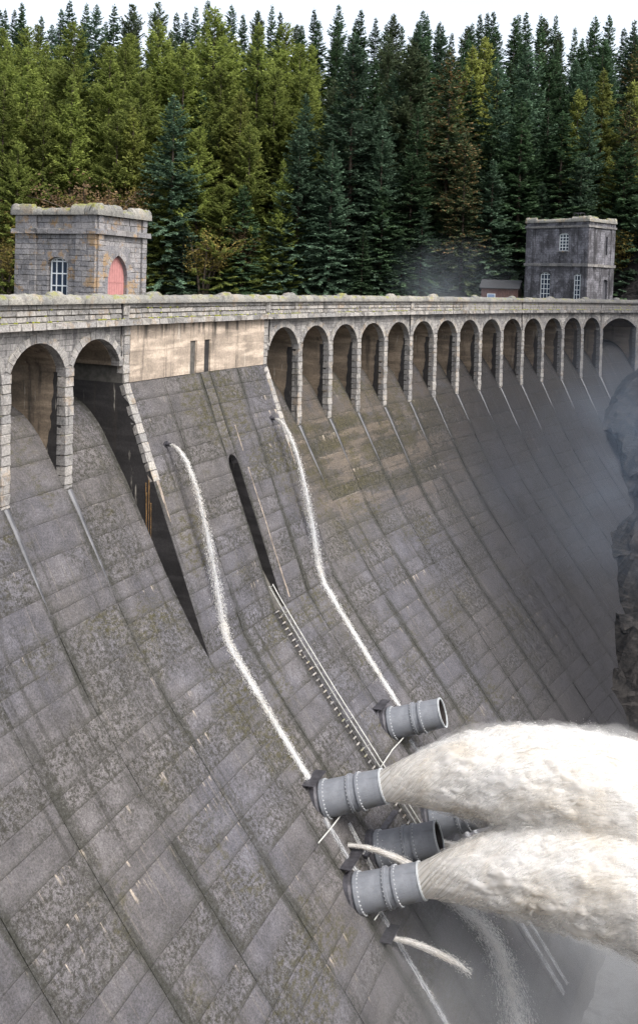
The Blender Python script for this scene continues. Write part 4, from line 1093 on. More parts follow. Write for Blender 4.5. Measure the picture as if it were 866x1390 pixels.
# ------------------------------------------------------------------ trees
def quads_mesh(name, base, tip, side, mat, shade, tipv):
    """one leaf-shaped quad per row: base, left, tip, right"""
    mid = base * .45 + tip * .55
    v = np.stack([base, mid - side, tip, mid + side], 1).reshape(-1, 3)
    f = np.arange(len(v)).reshape(-1, 4)
    return mesh_data(name, v, f, mat, attr={'shade': np.repeat(shade, 4), 'tip': np.repeat(tipv, 4)})
def unit(a): return a / (np.linalg.norm(a, axis=-1, keepdims=True) + 1e-9)
def conifer(seed, H, Rb, mat, levels, nb, tw, tl, twid, rise, droop, hang, shape=.85, bare=.05, thin=0.0, cone=False):
    """unit: metres. returns crown and trunk meshes"""
    r = np.random.default_rng(seed)
    h = H * (bare + (1 - bare) * (np.arange(levels * nb) // nb + r.random(levels * nb) * .9) / levels)
    h = h[h < H * .992]; n = len(h); u_h = h / H
    L = Rb * (1 - u_h) ** shape * r.uniform(.62, 1.12, n) + .12 + .10 * (u_h < .25) * Rb * r.uniform(-1, .4, n)
    lob = 1 + .18 * np.sin(u_h * 23 + r.uniform(0, 6)) ; L = np.clip(L * lob, .12, None)
    az = r.uniform(0, 2 * np.pi, n)
    if thin: keep = r.random(n) > thin; h, u_h, L, az, n = h[keep], u_h[keep], L[keep], az[keep], keep.sum()
    o = np.stack([np.cos(az), np.sin(az), 0 * az], -1); sd_ = np.stack([-np.sin(az), np.cos(az), 0 * az], -1)
    ris = rise * r.uniform(.6, 1.4, n) + .5 * u_h ** 2; dr = droop * r.uniform(.6, 1.4, n) * (1 - .6 * u_h)
    def pt(i, u):
        z = h[i] + L[i] * (ris[i] * u - dr[i] * u ** 2 + .16 * u ** 4)
        return o[i] * (L[i] * u)[:, None] + np.stack([0 * z, 0 * z, z], -1)
    cnt = np.maximum(5, (L * tw).astype(int)); idx = np.repeat(np.arange(n), cnt); m_ = len(idx)
    u = r.random(m_) ** .75 * .97 + .04
    base = pt(idx, u); e = .02; tan = unit(pt(idx, np.clip(u + e, 0, 1.05)) - pt(idx, u - e))
    sg = np.where(r.random(m_) < .5, -1., 1.); a = r.uniform(.35, 1.15, m_)
    d = tan * np.cos(a)[:, None] + sd_[idx] * (sg * np.sin(a))[:, None]
    d[:, 2] -= hang * r.uniform(.2, 1.3, m_); d += r.normal(0, .16, (m_, 3)); d = unit(d)
    l = tl * r.uniform(.55, 1.25, m_) * (1 - .45 * u) * (.55 + .45 * np.clip(L[idx] / (Rb * .6), 0, 1))
    tip = base + d * l[:, None]
    nrm = unit(np.stack([r.normal(0, .5, m_), r.normal(0, .5, m_), np.ones(m_)], -1)); side = unit(np.cross(d, nrm)) * (twid * r.uniform(.6, 1.3, m_))[:, None]
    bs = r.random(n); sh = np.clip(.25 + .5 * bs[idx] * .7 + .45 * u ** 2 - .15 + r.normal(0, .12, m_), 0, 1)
    tv = np.zeros(m_)
    if cone: tv = ((r.random(m_) < .30) & (u > .55) & (u_h[idx] > .25)).astype(float)
    # leader
    k = 14; zz = H * np.linspace(.93, 1.0, k); lb = np.stack([0 * zz, 0 * zz, zz], -1); la = r.uniform(0, 6.28, k); lt = lb + np.stack([np.cos(la) * .16, np.sin(la) * .16, np.full(k, .28)], -1)
    base = np.concatenate([base, lb]); tip = np.concatenate([tip, lt]); side = np.concatenate([side, np.stack([-np.sin(la), np.cos(la), 0 * la], -1) * twid]); sh = np.r_[sh, np.full(k, .7)]; tv = np.r_[tv, np.zeros(k)]
    crown = quads_mesh('crown', base, tip, side, mat, sh, tv)
    mb = MB(); nz = 7; bend = r.normal(0, .012, 2)
    mb.tube([(bend[0] * q * q * H * .3, bend[1] * q * q * H * .3, H * q * .985) for q in np.linspace(-.12, 1, nz)], [max(.02, H * .0125 * (1 - q) + .02) for q in np.linspace(0, 1, nz)], 7)
    v = list(mb.v); f = list(mb.f)
    sel = np.where(r.random(n) < .55)[0]
    for i in sel:                                   # limbs
        us = np.array([.0, .35, .75]); ii = np.full(3, i); pp = pt(ii, us); w = .02 + .012 * L[i]
        b0 = len(v)
        for q, ww in zip(pp, (w, w * .7, w * .3)):
            v.append(tuple(q + sd_[i] * ww)); v.append(tuple(q - sd_[i] * ww)); v.append(tuple(q + np.array([0, 0, -ww])))
        for c in (0, 3):
            f += [(b0 + c, b0 + c + 1, b0 + c + 4, b0 + c + 3), (b0 + c + 1, b0 + c + 2, b0 + c + 5, b0 + c + 4), (b0 + c + 2, b0 + c, b0 + c + 3, b0 + c + 5)]
    trunk = mesh_data('trunk', v, f, M['bark'])
    return crown, trunk, H
def broadleaf(seed, H, Rb, mat, nl=3800):
    r = np.random.default_rng(seed); mb = MB(); ends = []
    for k in range(5):
        a = r.uniform(0, 6.28); lean = r.uniform(.05, .3); top = H * r.uniform(.55, .8)
        p1 = np.array([math.cos(a) * lean * top * .5, math.sin(a) * lean * top * .5, top * .5]); p2 = np.array([math.cos(a) * lean * top * 1.2, math.sin(a) * lean * top * 1.2, top])
        mb.tube([(0, 0, -.6), tuple(p1), tuple(p2)], [.14, .09, .03], 6)
        for j in range(9):
            q = p1 + (p2 - p1) * r.random() ; b = r.uniform(0, 6.28); e = q + np.array([math.cos(b), math.sin(b), r.uniform(.2, 1.1)]) * Rb * r.uniform(.3, .75)
            mb.tube([tuple(q), tuple((q + e) / 2 + r.normal(0, .1, 3)), tuple(e)], [.04, .025, .01], 4); ends.append((q, e))
    qs = np.array([a for a, b in ends]); es = np.array([b for a, b in ends]); i = r.integers(0, len(ends), nl)
    c = qs[i] + (es[i] - qs[i]) * r.uniform(.3, 1.15, nl)[:, None] + r.normal(0, .26, (nl, 3))
    d = unit(r.normal(0, 1, (nl, 3)) + [0, 0, .2]); sd_ = unit(np.cross(d, r.normal(0, 1, (nl, 3)))) * r.uniform(.03, .06, nl)[:, None]
    crown = quads_mesh('crown', c, c + d * r.uniform(.12, .26, nl)[:, None], sd_, mat, np.clip(r.normal(.5, .25, nl), 0, 1), np.zeros(nl))
    return crown, mesh_data('trunk', mb.v, mb.f, M['bark']), H
LARCH = dict(levels=46, nb=8, tw=23, tl=.85, twid=.095, rise=.18, droop=.32, hang=.55, shape=.72, bare=.06)
SPR = dict(levels=46, nb=9, tw=21, tl=.85, twid=.105, rise=.10, droop=.42, hang=.22, shape=.80, bare=.03)
KINDS = {
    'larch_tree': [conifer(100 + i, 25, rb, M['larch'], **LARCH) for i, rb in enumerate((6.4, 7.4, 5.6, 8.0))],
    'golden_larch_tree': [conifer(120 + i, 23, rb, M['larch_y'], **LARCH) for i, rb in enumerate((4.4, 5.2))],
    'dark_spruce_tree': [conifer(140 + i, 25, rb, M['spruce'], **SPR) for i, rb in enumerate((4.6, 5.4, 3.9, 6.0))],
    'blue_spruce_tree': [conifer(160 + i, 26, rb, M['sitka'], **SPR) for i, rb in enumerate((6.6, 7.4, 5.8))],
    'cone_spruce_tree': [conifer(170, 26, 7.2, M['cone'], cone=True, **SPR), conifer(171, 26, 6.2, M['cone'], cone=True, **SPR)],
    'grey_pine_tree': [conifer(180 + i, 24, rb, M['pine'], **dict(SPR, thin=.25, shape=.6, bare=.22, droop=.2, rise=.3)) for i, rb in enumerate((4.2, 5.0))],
    'brown_birch_tree': [broadleaf(190, 9, 3.2, M['autumn'], 2600), broadleaf(191, 8, 3.0, M['autumn'], 3200)],
    'golden_birch_tree': [broadleaf(195, 9, 3.0, M['gold'], 3600), broadleaf(196, 8, 3.2, M['gold'], 3000)],
}
LABEL = {
    'larch_tree': ('yellow-green larch with soft drooping needles {}', 'larches on the hillside'),
    'golden_larch_tree': ('narrow golden yellow larch {}', 'golden larches on the hillside'),
    'dark_spruce_tree': ('narrow dark green spruce {}', 'dark spruces on the hillside'),
    'blue_spruce_tree': ('broad blue-green spruce {}', 'blue-green spruces behind the dam'),
    'cone_spruce_tree': ('olive spruce hung with brown cones {}', 'cone-laden spruces behind the dam'),
    'grey_pine_tree': ('thin grey-green pine with bare lower trunk {}', 'pines on the hillside'),
    'brown_birch_tree': ('low brown autumn birch {}', 'brown birches behind the dam'),
    'golden_birch_tree': ('low golden autumn birch {}', 'golden birches behind the dam'),
}
def plant(kind, x, y, height, wide=1.0, label=None):
    cr_, tr_, H = random.choice(KINDS[kind]); z = float(ground(x, y)) - .2; k = height / H
    mw = Matrix.Translation((x, y, z)) @ Matrix.Rotation(random.uniform(0, 6.28), 4, 'Z') @ Matrix.Diagonal((k * wide, k * wide, k, 1))
    lab, grp = LABEL[kind]
    px_ = 433 + F_PX * x / y
    where = 'behind the pink-doored tower' if px_ < 215 else ('between the two towers' if px_ < 690 else 'behind the tall dark tower')
    lab = lab.format({0: 'at the shore', 1: 'on the lower slope', 2: 'halfway up the hill', 3: 'high on the hill', 4: 'on the skyline'}[0 if height < 15 else 1 if y < 180 else 2 if y < 212 else 3 if y < 235 else 4] + ', ' + where)
    t = thing(kind, label or lab, 'tree', mw, grp)
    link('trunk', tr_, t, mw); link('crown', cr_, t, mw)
    return t
def tree_px(kind, px, py, depth, wide=1.0, label=None):
    """a tree whose tip stands at photo pixel (px, py) at this depth"""
    p = at_depth(px, py, depth); g = float(ground(p.x, p.y))
    return plant(kind, p.x, p.y, max(5, p.z - g), wide, label)
# the single trees one can pick out
for a in [('blue_spruce_tree', 237, 126, 161, 1.0, 'blue-green spruce just behind the square tower with the pink door'),
          ('blue_spruce_tree', 482, 44, 166, .95), ('blue_spruce_tree', 408, 168, 162, 1.0), ('grey_pine_tree', 560, 55, 182, 1.2), ('cone_spruce_tree', 612, 64, 168, 1.05),
          ('cone_spruce_tree', 633, 175, 160, 1.0), ('blue_spruce_tree', 718, 62, 174, .9), ('dark_spruce_tree', 708, 165, 163, 1.5), ('dark_spruce_tree', 765, 150, 164, 1.6), ('dark_spruce_tree', 560, 205, 162, 1.4),
          ('golden_larch_tree', 820, 92, 178, .9), ('golden_larch_tree', 862, 108, 176, .9), ('golden_larch_tree', 642, 60, 192, .95), ('golden_larch_tree', 786, 120, 180, .9), ('golden_larch_tree', 828, 210, 166, .8),
          ('blue_spruce_tree', 452, 190, 160, .9), ('blue_spruce_tree', 520, 170, 163, 1.0), ('dark_spruce_tree', 850, 190, 162, 1.4), ('blue_spruce_tree', 790, 205, 161, 1.1), ('blue_spruce_tree', 670, 215, 160, 1.2),
          ('brown_birch_tree', 98, 222, 158, 1.3), ('brown_birch_tree', 135, 240, 157, 1.2), ('golden_birch_tree', 182, 240, 163, .9), ('golden_birch_tree', 300, 285, 163, .8), ('brown_birch_tree', 330, 300, 160, .9), ('golden_birch_tree', 10, 305, 158, 1.2),
          ('larch_tree', 38, 62, 172, .9), ('larch_tree', 98, 100, 168, .9), ('larch_tree', 102, 28, 186, .9), ('larch_tree', 192, 96, 170, .95), ('larch_tree', 215, 24, 190, .9), ('larch_tree', 292, 8, 196, .95), ('larch_tree', 300, 90, 171, 1.0),
          ('larch_tree', 352, 30, 184, .9), ('larch_tree', 374, 92, 176, .9), ('larch_tree', 418, 98, 182, .8), ('larch_tree', 150, 60, 180, .9), ('larch_tree', 250, 55, 184, .95), ('larch_tree', 60, 130, 165, .9), ('larch_tree', 160, 150, 164, .9),
          ('larch_tree', 5, 100, 166, .9), ('larch_tree', 340, 165, 163, .9), ('larch_tree', 270, 170, 163, .85), ('larch_tree', 25, 190, 160, .9), ('larch_tree', 385, 215, 161, .8)]: tree_px(*a)
# the rest of the wood, row by row up the slope
for (depth, y0, y1, step) in ((170, 120, 190, 46), (186, 70, 125, 44), (203, 45, 85, 41), (222, 26, 62, 37), (243, 8, 48, 27), (262, 2, 38, 22)):
    px = -30.
    while px < 900:
        d = depth + random.uniform(-7, 7); py = random.uniform(y0, y1); x_ = px + random.uniform(-.4, .4) * step
        if depth > 235: kind = random.choices(['dark_spruce_tree', 'blue_spruce_tree', 'grey_pine_tree', 'larch_tree'], [8, 1.2, 1.2, .6 if px < 330 else 0])[0]
        elif px < 425: kind = random.choices(['larch_tree', 'dark_spruce_tree', 'golden_larch_tree'], [9, .9, .35])[0]
        else: kind = random.choices(['dark_spruce_tree', 'blue_spruce_tree', 'golden_larch_tree', 'cone_spruce_tree', 'grey_pine_tree'], [5, 3, .9 if depth < 215 else .3, .8, 1])[0]
        if depth > 235: py -= 6 * (px < 330)
        tree_px(kind, x_, py + (8 if depth > 235 and px > 700 else 0), d, random.uniform(.78, 1.05))
        px += step
# low young trees that close the gaps at the shore
# the wooded right bank beyond the end of the dam, which shades the gorge
for k in range(44):
    s_ = random.uniform(103, 150); b_ = random.uniform(-6, 75)
    if s_ < 103 + max(0, 6 - b_): continue
    g = P(s_, b_, 0); z_ = float(np.interp(s_, ROCK_S, ROCK_Z)) - .5
    kind = random.choice(['dark_spruce_tree', 'dark_spruce_tree', 'blue_spruce_tree']); cr_, tr_, H = random.choice(KINDS[kind]); q = random.uniform(20, 28) / H
    mw = Matrix.Translation((g[0], g[1], z_)) @ Matrix.Rotation(random.uniform(0, 6.28), 4, 'Z') @ Matrix.Diagonal((q, q, q, 1))
    t = thing(kind, ('dark green' if kind[0] == 'd' else 'blue-green') + ' spruce on the steep rock bank downstream of the tall dark tower', 'tree', mw, 'spruces on the right bank'); link('trunk', tr_, t, mw); link('crown', cr_, t, mw)
px = -20.
while px < 880:
    if not 640 < px < 715:
        kind = random.choices(['larch_tree', 'dark_spruce_tree', 'blue_spruce_tree', 'golden_birch_tree'], [3, 1.5, 1, 1] if px < 420 else [0, 3, 3, .3])[0]
        tree_px(kind, px, random.uniform(245, 320), 158 + random.uniform(-1, 5), 1.25)
    px += 27

# ------------------------------------------------------------------ moving water
def water_mat(name, white, tan, cover, streak, lo, hi, mixr=(.26, .66)):
    """aerated water: white over peat-brown, torn by stretched noise; cover < 1 lets what is behind show through the gaps"""
    m = NT(name); uv = m.uv('flow'); n = m.noise(m.scale(uv, (streak[0], streak[1], 1)), 1.0, 4, .55, .5); n2 = m.noise(m.scale(uv, (streak[0] * 3.0, streak[1] * 2.6, 1), (3, 1, 0)), 1.0, 5, .65)
    big = m.noise(m.pos(), .55, 6, .60, .4); L_ = m.sep(uv)[0]
    near = m.step(L_, 5.0, .3, .12, .80)
    k1 = m.math('MULTIPLY', n2, near); k2 = m.math('MULTIPLY', big, m.math('SUBTRACT', 1.0, near))
    c = m.mix(m.step(m.math('ADD', k1, k2), *mixr), tan, white)
    c = m.mix(m.math('MULTIPLY', m.step(L_, 4.5, .0, 0, .9), m.step(m.noise(m.scale(uv, (.22, 7.5, 1), (5, 5, 0)), 1.0, 4, .7), .46, .62)), c, tuple(k * .55 for k in tan))
    m.done(c, .8, None, .1)
    t = m.node('ShaderNodeBsdfTranslucent'); m.put(t.inputs['Color'], c); x = m.node('ShaderNodeMixShader'); x.inputs[0].default_value = .58
    m.t.links.new(m.b.outputs[0], x.inputs[1]); m.t.links.new(t.outputs[0], x.inputs[2]); res = x.outputs[0]
    if cover < 1:
        tp = m.node('ShaderNodeBsdfTransparent'); y = m.node('ShaderNodeMixShader')
        m.put(y.inputs[0], m.math('MULTIPLY', m.step(m.math('ADD', m.math('MULTIPLY', n2, .6), m.math('MULTIPLY', n, .4)), lo, hi), cover))
        m.t.links.new(tp.outputs[0], y.inputs[1]); m.t.links.new(res, y.inputs[2]); res = y.outputs[0]
    m.t.links.new(res, m.out.inputs['Surface']); return m.m
WHITE, TAN = (.93, .92, .905), (.80, .74, .65)
M['jet'] = water_mat('aerated_jet_water', WHITE, TAN, 1, (.16, 1.5), 0, 1)
M['jet1'] = water_mat('torn_jet_veil', WHITE, (.80, .76, .69), .80, (.45, 2.6), .40, .60)
M['jet2'] = water_mat('thin_jet_veil', (.90, .89, .88), (.82, .79, .75), .55, (.6, 3.0), .44, .66)
M['slide'] = water_mat('white_sliding_water', (.84, .85, .88), (.66, .68, .71), .72, (.7, 7.0), .40, .58)
M['slide2'] = water_mat('thin_sliding_film', (.80, .82, .85), (.64, .66, .68), .28, (.7, 7.0), .44, .66)
M['drop'] = water_mat('flying_droplets', (.88, .87, .85), (.78, .74, .68), 1, (1, 1), 0, 1)
def path_frames(pts, across=None):
    pts = [Vector(p) for p in pts]; fr = []
    for i, p in enumerate(pts):
        d = (pts[min(i + 1, len(pts) - 1)] - pts[max(i - 1, 0)]).normalized()
        a = Vector((0, 0, 1)).cross(d) if across is None else across - d * across.dot(d)
        a.normalize(); fr.append((p, d, a, d.cross(a)))
    return fr
def flow_tube(fr, ra, rb, nv, amp, seed, fl=.30, fc=1.1):
    """tube along frames with stretched turbulence; ra/rb half widths across and normal to the flow"""
    v, uv, L = [], [], 0.0
    for i, (p, d, a, b) in enumerate(fr):
        if i: L += (p - fr[i - 1][0]).length
        for k in range(nv + 1):
            t = 2 * math.pi * k / nv; c, s_ = math.cos(t), math.sin(t)
            q = Vector((L * fl + seed * 9.1, c * fc * ra[i], s_ * fc * ra[i]))
            n = .9 * mnoise.fractal(q, .9, 2.0, 3) + .8 * abs(mnoise.noise(q * 2.1 + Vector((9, 2, 4)))) + .45 * abs(mnoise.noise(q * 4.9)) + .20 * mnoise.noise(q * 9.7) - .35
            k_ = 1 + amp[i] * n / max(ra[i], .05)
            v.append(p + a * (c * ra[i] * k_) + b * (s_ * rb[i] * k_)); uv.append((L, t * ra[i] + seed))
    n = nv + 1; f = [(i * n + k, i * n + k + 1, (i + 1) * n + k + 1, (i + 1) * n + k) for i in range(len(fr) - 1) for k in range(nv)]
    return v, f, uv
def streaks(fr, ra, rb, count, seed, len_rng, wid, spread, umin=.0, power=1.0, fill=False):
    """flung ribbons and drops round a flow"""
    r = np.random.default_rng(seed); n = len(fr)
    pos = np.array([p for p, *_ in fr]); D = np.array([d for _, d, *_ in fr]); A = np.array([a for _, _, a, _ in fr]); B = np.array([b for *_, b in fr]); ra = np.array(ra); rb = np.array(rb)
    u = (umin + (1 - umin) * r.random(count) ** power) * (n - 1.001); i = u.astype(int); f = (u - i)[:, None]
    g = lambda x: x[i] * (1 - f) + x[i + 1] * f
    t = r.uniform(0, 2 * np.pi, count); k = np.abs(r.normal(0, .62, count)) if fill else 1 + np.abs(r.normal(0, 1, count)) * spread * (.25 + .75 * u / n) - .06
    p = g(pos) + g(A) * (np.cos(t) * k * (ra[i] * (1 - f[:, 0]) + ra[i + 1] * f[:, 0]))[:, None] + g(B) * (np.sin(t) * k * (rb[i] * (1 - f[:, 0]) + rb[i + 1] * f[:, 0]))[:, None]
    d = g(D) + r.normal(0, .06, (count, 3)) + (g(A) * np.cos(t)[:, None] + g(B) * np.sin(t)[:, None]) * .12; d = unit(d)
    l = r.uniform(*len_rng, count) / (1 + 3.0 * np.clip(k - 1, 0, 1)); w = wid * r.uniform(.5, 1.5, count)
    sd_ = unit(np.cross(d, r.normal(0, 1, (count, 3)))) * w[:, None]
    v = np.stack([p, p + d * l[:, None] * .5 - sd_, p + d * l[:, None], p + d * l[:, None] * .5 + sd_], 1).reshape(-1, 3)
    return v, np.arange(len(v)).reshape(-1, 4), np.repeat(np.stack([u, t], 1), 4, 0)
def ballistic(p, d, v0, dist, n):
    out = []
    for k in range(n):
        L = dist * k / (n - 1); t = L / v0; out.append(Vector(p) + d * L - Vector((0, 0, 4.9 * t * t)))
    return out
def big_jet(k, v0, lab, seed, dist=30.):
    mw, d = PIPE_FR[k]; p = mw @ Vector((3.70, 0, 0)); pts = ballistic(p, d, v0, dist, 200); fr = path_frames(pts)
    L = np.linspace(0, dist, 200); ra = .88 + 2.35 * (1 - np.exp(-L / 8.0)) ** 1.1 + .03 * L
    amp = np.clip(L * .06, 0.006, .38)
    t = thing('water_jet', lab, 'water jet', mw @ Matrix.Translation((3.7, 0, 0)), 'jets from the outlet pipes')
    v, f, uv = flow_tube(fr, ra, ra * .96, 150, amp, seed, .42, 1.0); obj('jet_core', v, f, M['jet'], t, smooth=True, uv={'flow': np.array(uv)})
    for j, (sc, mat) in enumerate(((1.04, 'jet1'), (1.10, 'jet2'))):
        v, f, uv = flow_tube(fr[5 + j * 4:], (.88 + (ra - .88) * sc)[5 + j * 4:], (.86 + (ra - .88) * sc)[5 + j * 4:], 64, amp[5 + j * 4:] * 1.25, seed + 11 * (j + 1)); o = obj('jet_veil', v, f, M[mat], t, smooth=True, uv={'flow': np.array(uv)}); o['kind'] = 'stuff'
    for j, (sc, mat) in enumerate(((1.10, 'halo1'), (1.30, 'halo2'))):
        k0 = 7 + 9 * j; v, f, uv = flow_tube(fr[k0:], (.85 + (ra - .88) * sc)[k0:], (.85 + (ra - .88) * sc)[k0:], 40, amp[k0:] * 1.5, seed + 50 * (j + 1)); n_ = 41
        c0, c1 = len(v), len(v) + 1; v = v + [fr[k0][0], fr[-1][0]]; m_ = len(fr) - k0 - 1
        f = f + [(c0, q + 1, q) for q in range(40)] + [(c1, m_ * n_ + q, m_ * n_ + q + 1) for q in range(40)]
        o = obj('spray_halo', v, f, M[mat], t); o['kind'] = 'stuff'
    v, f, uv = streaks(fr, ra * 1.08, ra * 1.08, 16000, seed, (.03, .16), .007, .17, .08); o = obj('flung_drops', v, f, M['drop'], t, uv={'flow': uv}); o['kind'] = 'stuff'
def halo(name, dens):
    m = NT(name); pv = m.node('ShaderNodeVolumePrincipled'); pv.inputs['Color'].default_value = (.98, .97, .95, 1); pv.inputs['Density'].default_value = dens
    m.t.links.new(pv.outputs[0], m.out.inputs['Volume']); m.t.nodes.remove(m.b); return m.m
M['halo1'] = halo('dense_spray_halo', .40); M['halo2'] = halo('thin_spray_halo', .14)
big_jet(0, 15.6, 'higher thick white and peat-brown jet from the upper outlet pipe', 3)
big_jet(2, 16.0, 'lower thick white and peat-brown jet from the bottom outlet pipe', 5)

def stream(name, lab, pts, ra, rb, across, seed, drops, mats=('slide', 'slide2'), grp='thin water runs on the dam face', amp=.25, spread=.5):
    fr = path_frames(pts, across); t = thing(name, lab, 'water', Vector(pts[0]), grp); ra = np.array(ra); rb = np.array(rb)
    v, f, uv = flow_tube(fr, ra, rb, 20, ra * amp, seed, .5, 2.2); obj('run', v, f, M[mats[0]], t, smooth=True, uv={'flow': np.array(uv)})
    v, f, uv = flow_tube(fr, ra * 1.9, rb * 1.5, 20, ra * amp * 2.2, seed + 4, .5, 2.2); o = obj('film', v, f, M[mats[1]], t, smooth=True, uv={'flow': np.array(uv)}); o['kind'] = 'stuff'
    v, f, uv = streaks(fr, ra, rb, drops, seed, (.05, .40), .007, spread, .0); o = obj('drops', v, f, M['drop'], t, uv={'flow': uv}); o['kind'] = 'stuff'
for (s, z), z_end, lab, sd_ in ((SPOUTS[0], -28.2, 'white water sliding down the face to the upper jet pipe', 2), (SPOUTS[1], -29.0, 'white water sliding down the face to the dry upper pipe', 7)):
    x, y, k = frame(s); b0 = bl_b(z) + .33; pts = []
    zl = -19.2; bl_ = bl_b(zl) + .12; T = math.sqrt((z - zl) / 4.9); vb = (bl_ - b0) / T
    for q in np.linspace(0, 1, 26): pts.append(Vector(P(s, b0 + vb * T * q, z - 4.9 * (T * q) ** 2)))
    nfall = len(pts)
    for zz_ in np.linspace(zl - .5, z_end, 30): pts.append(Vector(P(s - .15 * (zl - zz_) / 9, face_b(s, zz_) + .07, zz_)))
    q = np.linspace(0, 1, nfall); tw_ = thing('water_slide', lab, 'water', pts[0], 'thin water runs on the dam face')
    fr = path_frames(pts, x); ra = np.r_[.07 + .50 * q ** 1.2, np.linspace(.50, .30, 30)]; rb = np.r_[.07 + .30 * q, np.linspace(.14, .05, 30)]
    ra2 = np.r_[.06 + .09 * q, np.full(30, .20)]; rb2 = np.r_[.06 + .08 * q, np.full(30, .05)]
    v, f, uv = flow_tube(fr, ra2, rb2, 16, ra2 * .5, sd_, .6, 2.4); obj('run', v, f, M['slide'], tw_, smooth=True, uv={'flow': np.array(uv)})
    v, f, uv = flow_tube(fr[nfall - 8:], (ra * .95)[nfall - 8:], rb[nfall - 8:], 20, (ra * .3)[nfall - 8:], sd_ + 4, .6, 2.4); o = obj('film', v, f, M['slide2'], tw_, smooth=True, uv={'flow': np.array(uv)}); o['kind'] = 'stuff'
    v, f, uv = streaks(fr[:nfall + 3], ra * .85, rb, 9500, sd_, (.04, .20), .011, 1, fill=True); o = obj('falling_drops', v, f, M['drop'], tw_, uv={'flow': uv}); o['kind'] = 'stuff'
    v, f, uv = streaks(fr[nfall - 3:], ra[nfall - 3:], rb[nfall - 3:], 9000, sd_ + 1, (.05, .26), .011, 1, fill=True); o = obj('sliding_drops', v, f, M['drop'], tw_, uv={'flow': uv}); o['kind'] = 'stuff'
for (s0_, z0_, z1_, w_, lab) in ((-16.9, -29.6, -44, .17, 'thin white runnel passing the left of the upper jet pipe'), (-15.0, -30.6, -33, .13, 'short white runnel under the upper jet pipe'),
                           (-3.3, -30.4, -44, .20, 'white runnel below the dry upper pipe'), (-2.2, -31.6, -44, .14, 'thin white runnel beyond the dry upper pipe')):
    pts = [Vector(P(s0_ - .02 * k, face_b(s0_, zz_) + .05, zz_)) for k, zz_ in enumerate(np.linspace(z0_, z1_, 30))]
    stream('runnel', lab, pts, np.full(30, w_), np.full(30, .05), frame(s0_)[0], 20 + int(-s0_), 900)
# small side spouts leaping clear of the plates
def spout(px, py, v0, el, az, dist, r0, r1, lab, seed):
    s, b, z = hit(px, py); d = pipe_dir(s, az, el); p = Vector(P(s, b + .1, z)); pts = ballistic(p, d, v0, dist, 40); fr = path_frames(pts)
    ra = np.linspace(r0, r1, 40) * (1 - np.linspace(0, 1, 40) ** 5 * .97); t = thing('side_spout', lab, 'water', p, 'small side spouts')
    v, f, uv = flow_tube(fr, ra, ra, 18, ra * .18, seed, .6, 3); obj('run', v, f, M['jet'], t, smooth=True, uv={'flow': np.array(uv)})
    v, f, uv = flow_tube(fr, ra * 1.35, ra * 1.35, 18, ra * .4, seed + 3, .6, 3); o = obj('veil', v, f, M['jet1'], t, smooth=True, uv={'flow': np.array(uv)}); o['kind'] = 'stuff'
    v, f, uv = streaks(fr, np.linspace(r0, r1 * 1.5, 40), np.linspace(r0, r1 * 1.5, 40), 2600, seed, (.06, .26), .010, 1, fill=True); o = obj('drops', v, f, M['drop'], t, uv={'flow': uv}); o['kind'] = 'stuff'
spout(470, 1147, 8.5, 6, 10, 5.2, .09, .24, 'narrow water spout leaping across the dry lower pipe', 31)
spout(523, 1273, 8.5, 4, 12, 4.6, .09, .20, 'narrow water spout from the small plate under the lowest jet pipe', 33)
spout(560, 1140, 10, 10, 8, 7, .12, .34, 'narrow water spout showing past the mouth of the dry lower pipe', 35)
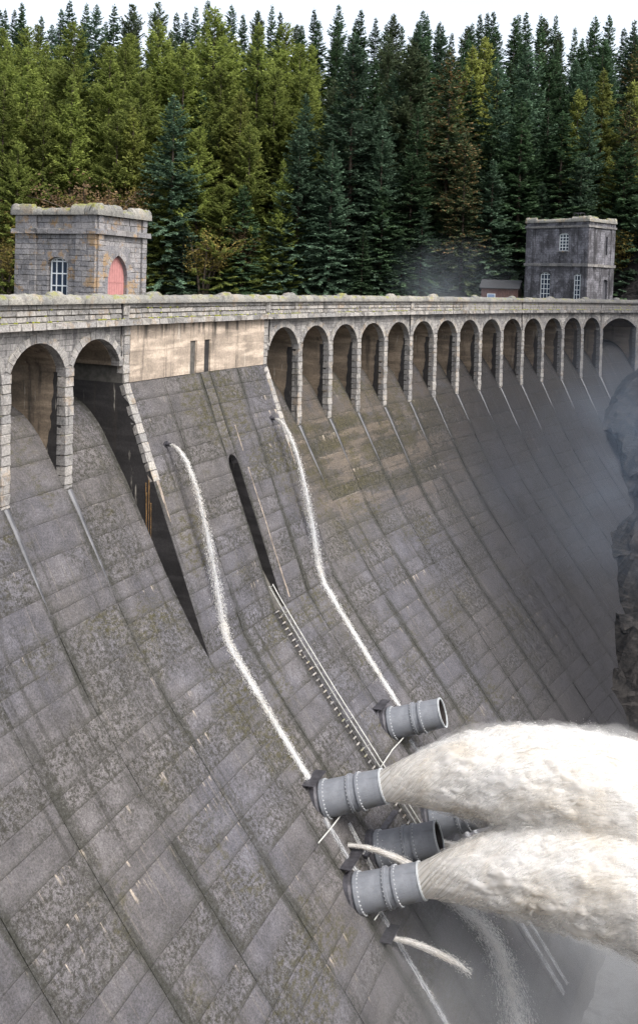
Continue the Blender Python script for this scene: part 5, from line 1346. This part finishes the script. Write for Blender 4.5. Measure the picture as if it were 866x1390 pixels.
# broken fall of water under the lower jet
pts = []
for (px, py, o_) in ((590, 1212, .3), (610, 1226, .7), (632, 1248, 1.0), (650, 1276, 1.1), (664, 1310, 1.0), (676, 1350, .9), (688, 1395, .8)):
    s, b, z = hit(px, py); pts.append(Vector(P(s, b + o_, z)))
fine_ = []
for a, c in zip(pts[:-1], pts[1:]):
    for k in range(6): fine_.append(a.lerp(c, k / 6))
n_ = len(fine_); fr = path_frames(fine_, frame(-12)[0]); ra = np.linspace(.4, 1.7, n_)
bf = thing('broken_fall', 'ragged white fall of water below the lower thick jet', 'water', fine_[0], 'thin water runs on the dam face')
v, f, uv = flow_tube(fr, ra * .8, ra * .35, 24, ra * .6, 41, .8, 1.6); o = obj('film', v, f, M['slide2'], bf, smooth=True, uv={'flow': np.array(uv)}); o['kind'] = 'stuff'
v, f, uv = streaks(fr, ra, ra * .5, 15000, 41, (.06, .28), .011, 1, fill=True); o = obj('falling_drops', v, f, M['drop'], bf, uv={'flow': uv}); o['kind'] = 'stuff'

# ------------------------------------------------------------------ spray hanging in the gorge
def mist(label, centre, radii, yaw, dens, nscale, seed, lo=.38, hi=.72, colr=(.95, .97, 1)):
    bm = bmesh.new(); bmesh.ops.create_icosphere(bm, subdivisions=3, radius=1)
    m = NT('spray_mist_' + str(seed)); co = m.objco()
    ln = m.node('ShaderNodeVectorMath', operation='LENGTH'); m.put(ln.inputs[0], co)
    fall = m.step(ln.outputs['Value'], 1.0, .15)
    n = m.noise(m.addv(m.pos(), (seed * 13., 0, 0)), nscale, 3, .55, .6)
    dn_ = m.math('MULTIPLY', m.math('MULTIPLY', fall, m.step(n, lo, hi, .15, 1.0)), dens)
    pv = m.node('ShaderNodeVolumePrincipled'); pv.inputs['Color'].default_value = (*colr, 1); pv.inputs['Anisotropy'].default_value = .2; m.put(pv.inputs['Density'], dn_)
    m.t.links.new(pv.outputs[0], m.out.inputs['Volume']); m.t.nodes.remove(m.b)
    x, y, k = frame(yaw); mw = Matrix(((x.x, y.x, 0, centre[0]), (x.y, y.y, 0, centre[1]), (0, 0, 1, centre[2]), (0, 0, 0, 1))) @ Matrix.Diagonal((*radii, 1))
    o = link('spray_mist', bm_data('spray_mist', bm, m.m), None, mw); o['kind'] = 'stuff'; tag(o, label, 'mist')
mist('blue-grey spray hanging before the right end of the dam', P(48, 24, -16), (44, 26, 20), 45, .0075, .09, 1, .46, .64, (.62, .77, 1))
mist('pale wisp of spray drifting over the parapet in front of the trees', P(40, -2, 1.5), (15, 7, 7.0), 38, .020, .20, 2, .46, .70, (.80, .89, 1))
mist('white spray round the lowest outlet pipes', P(-14, 24, -38), (24, 12, 10), -12, .050, .13, 3)
mist('pale spray billowing under the thick jets', P(2, 36, -42), (34, 20, 11), 0, .14, .10, 4, .34, .62)
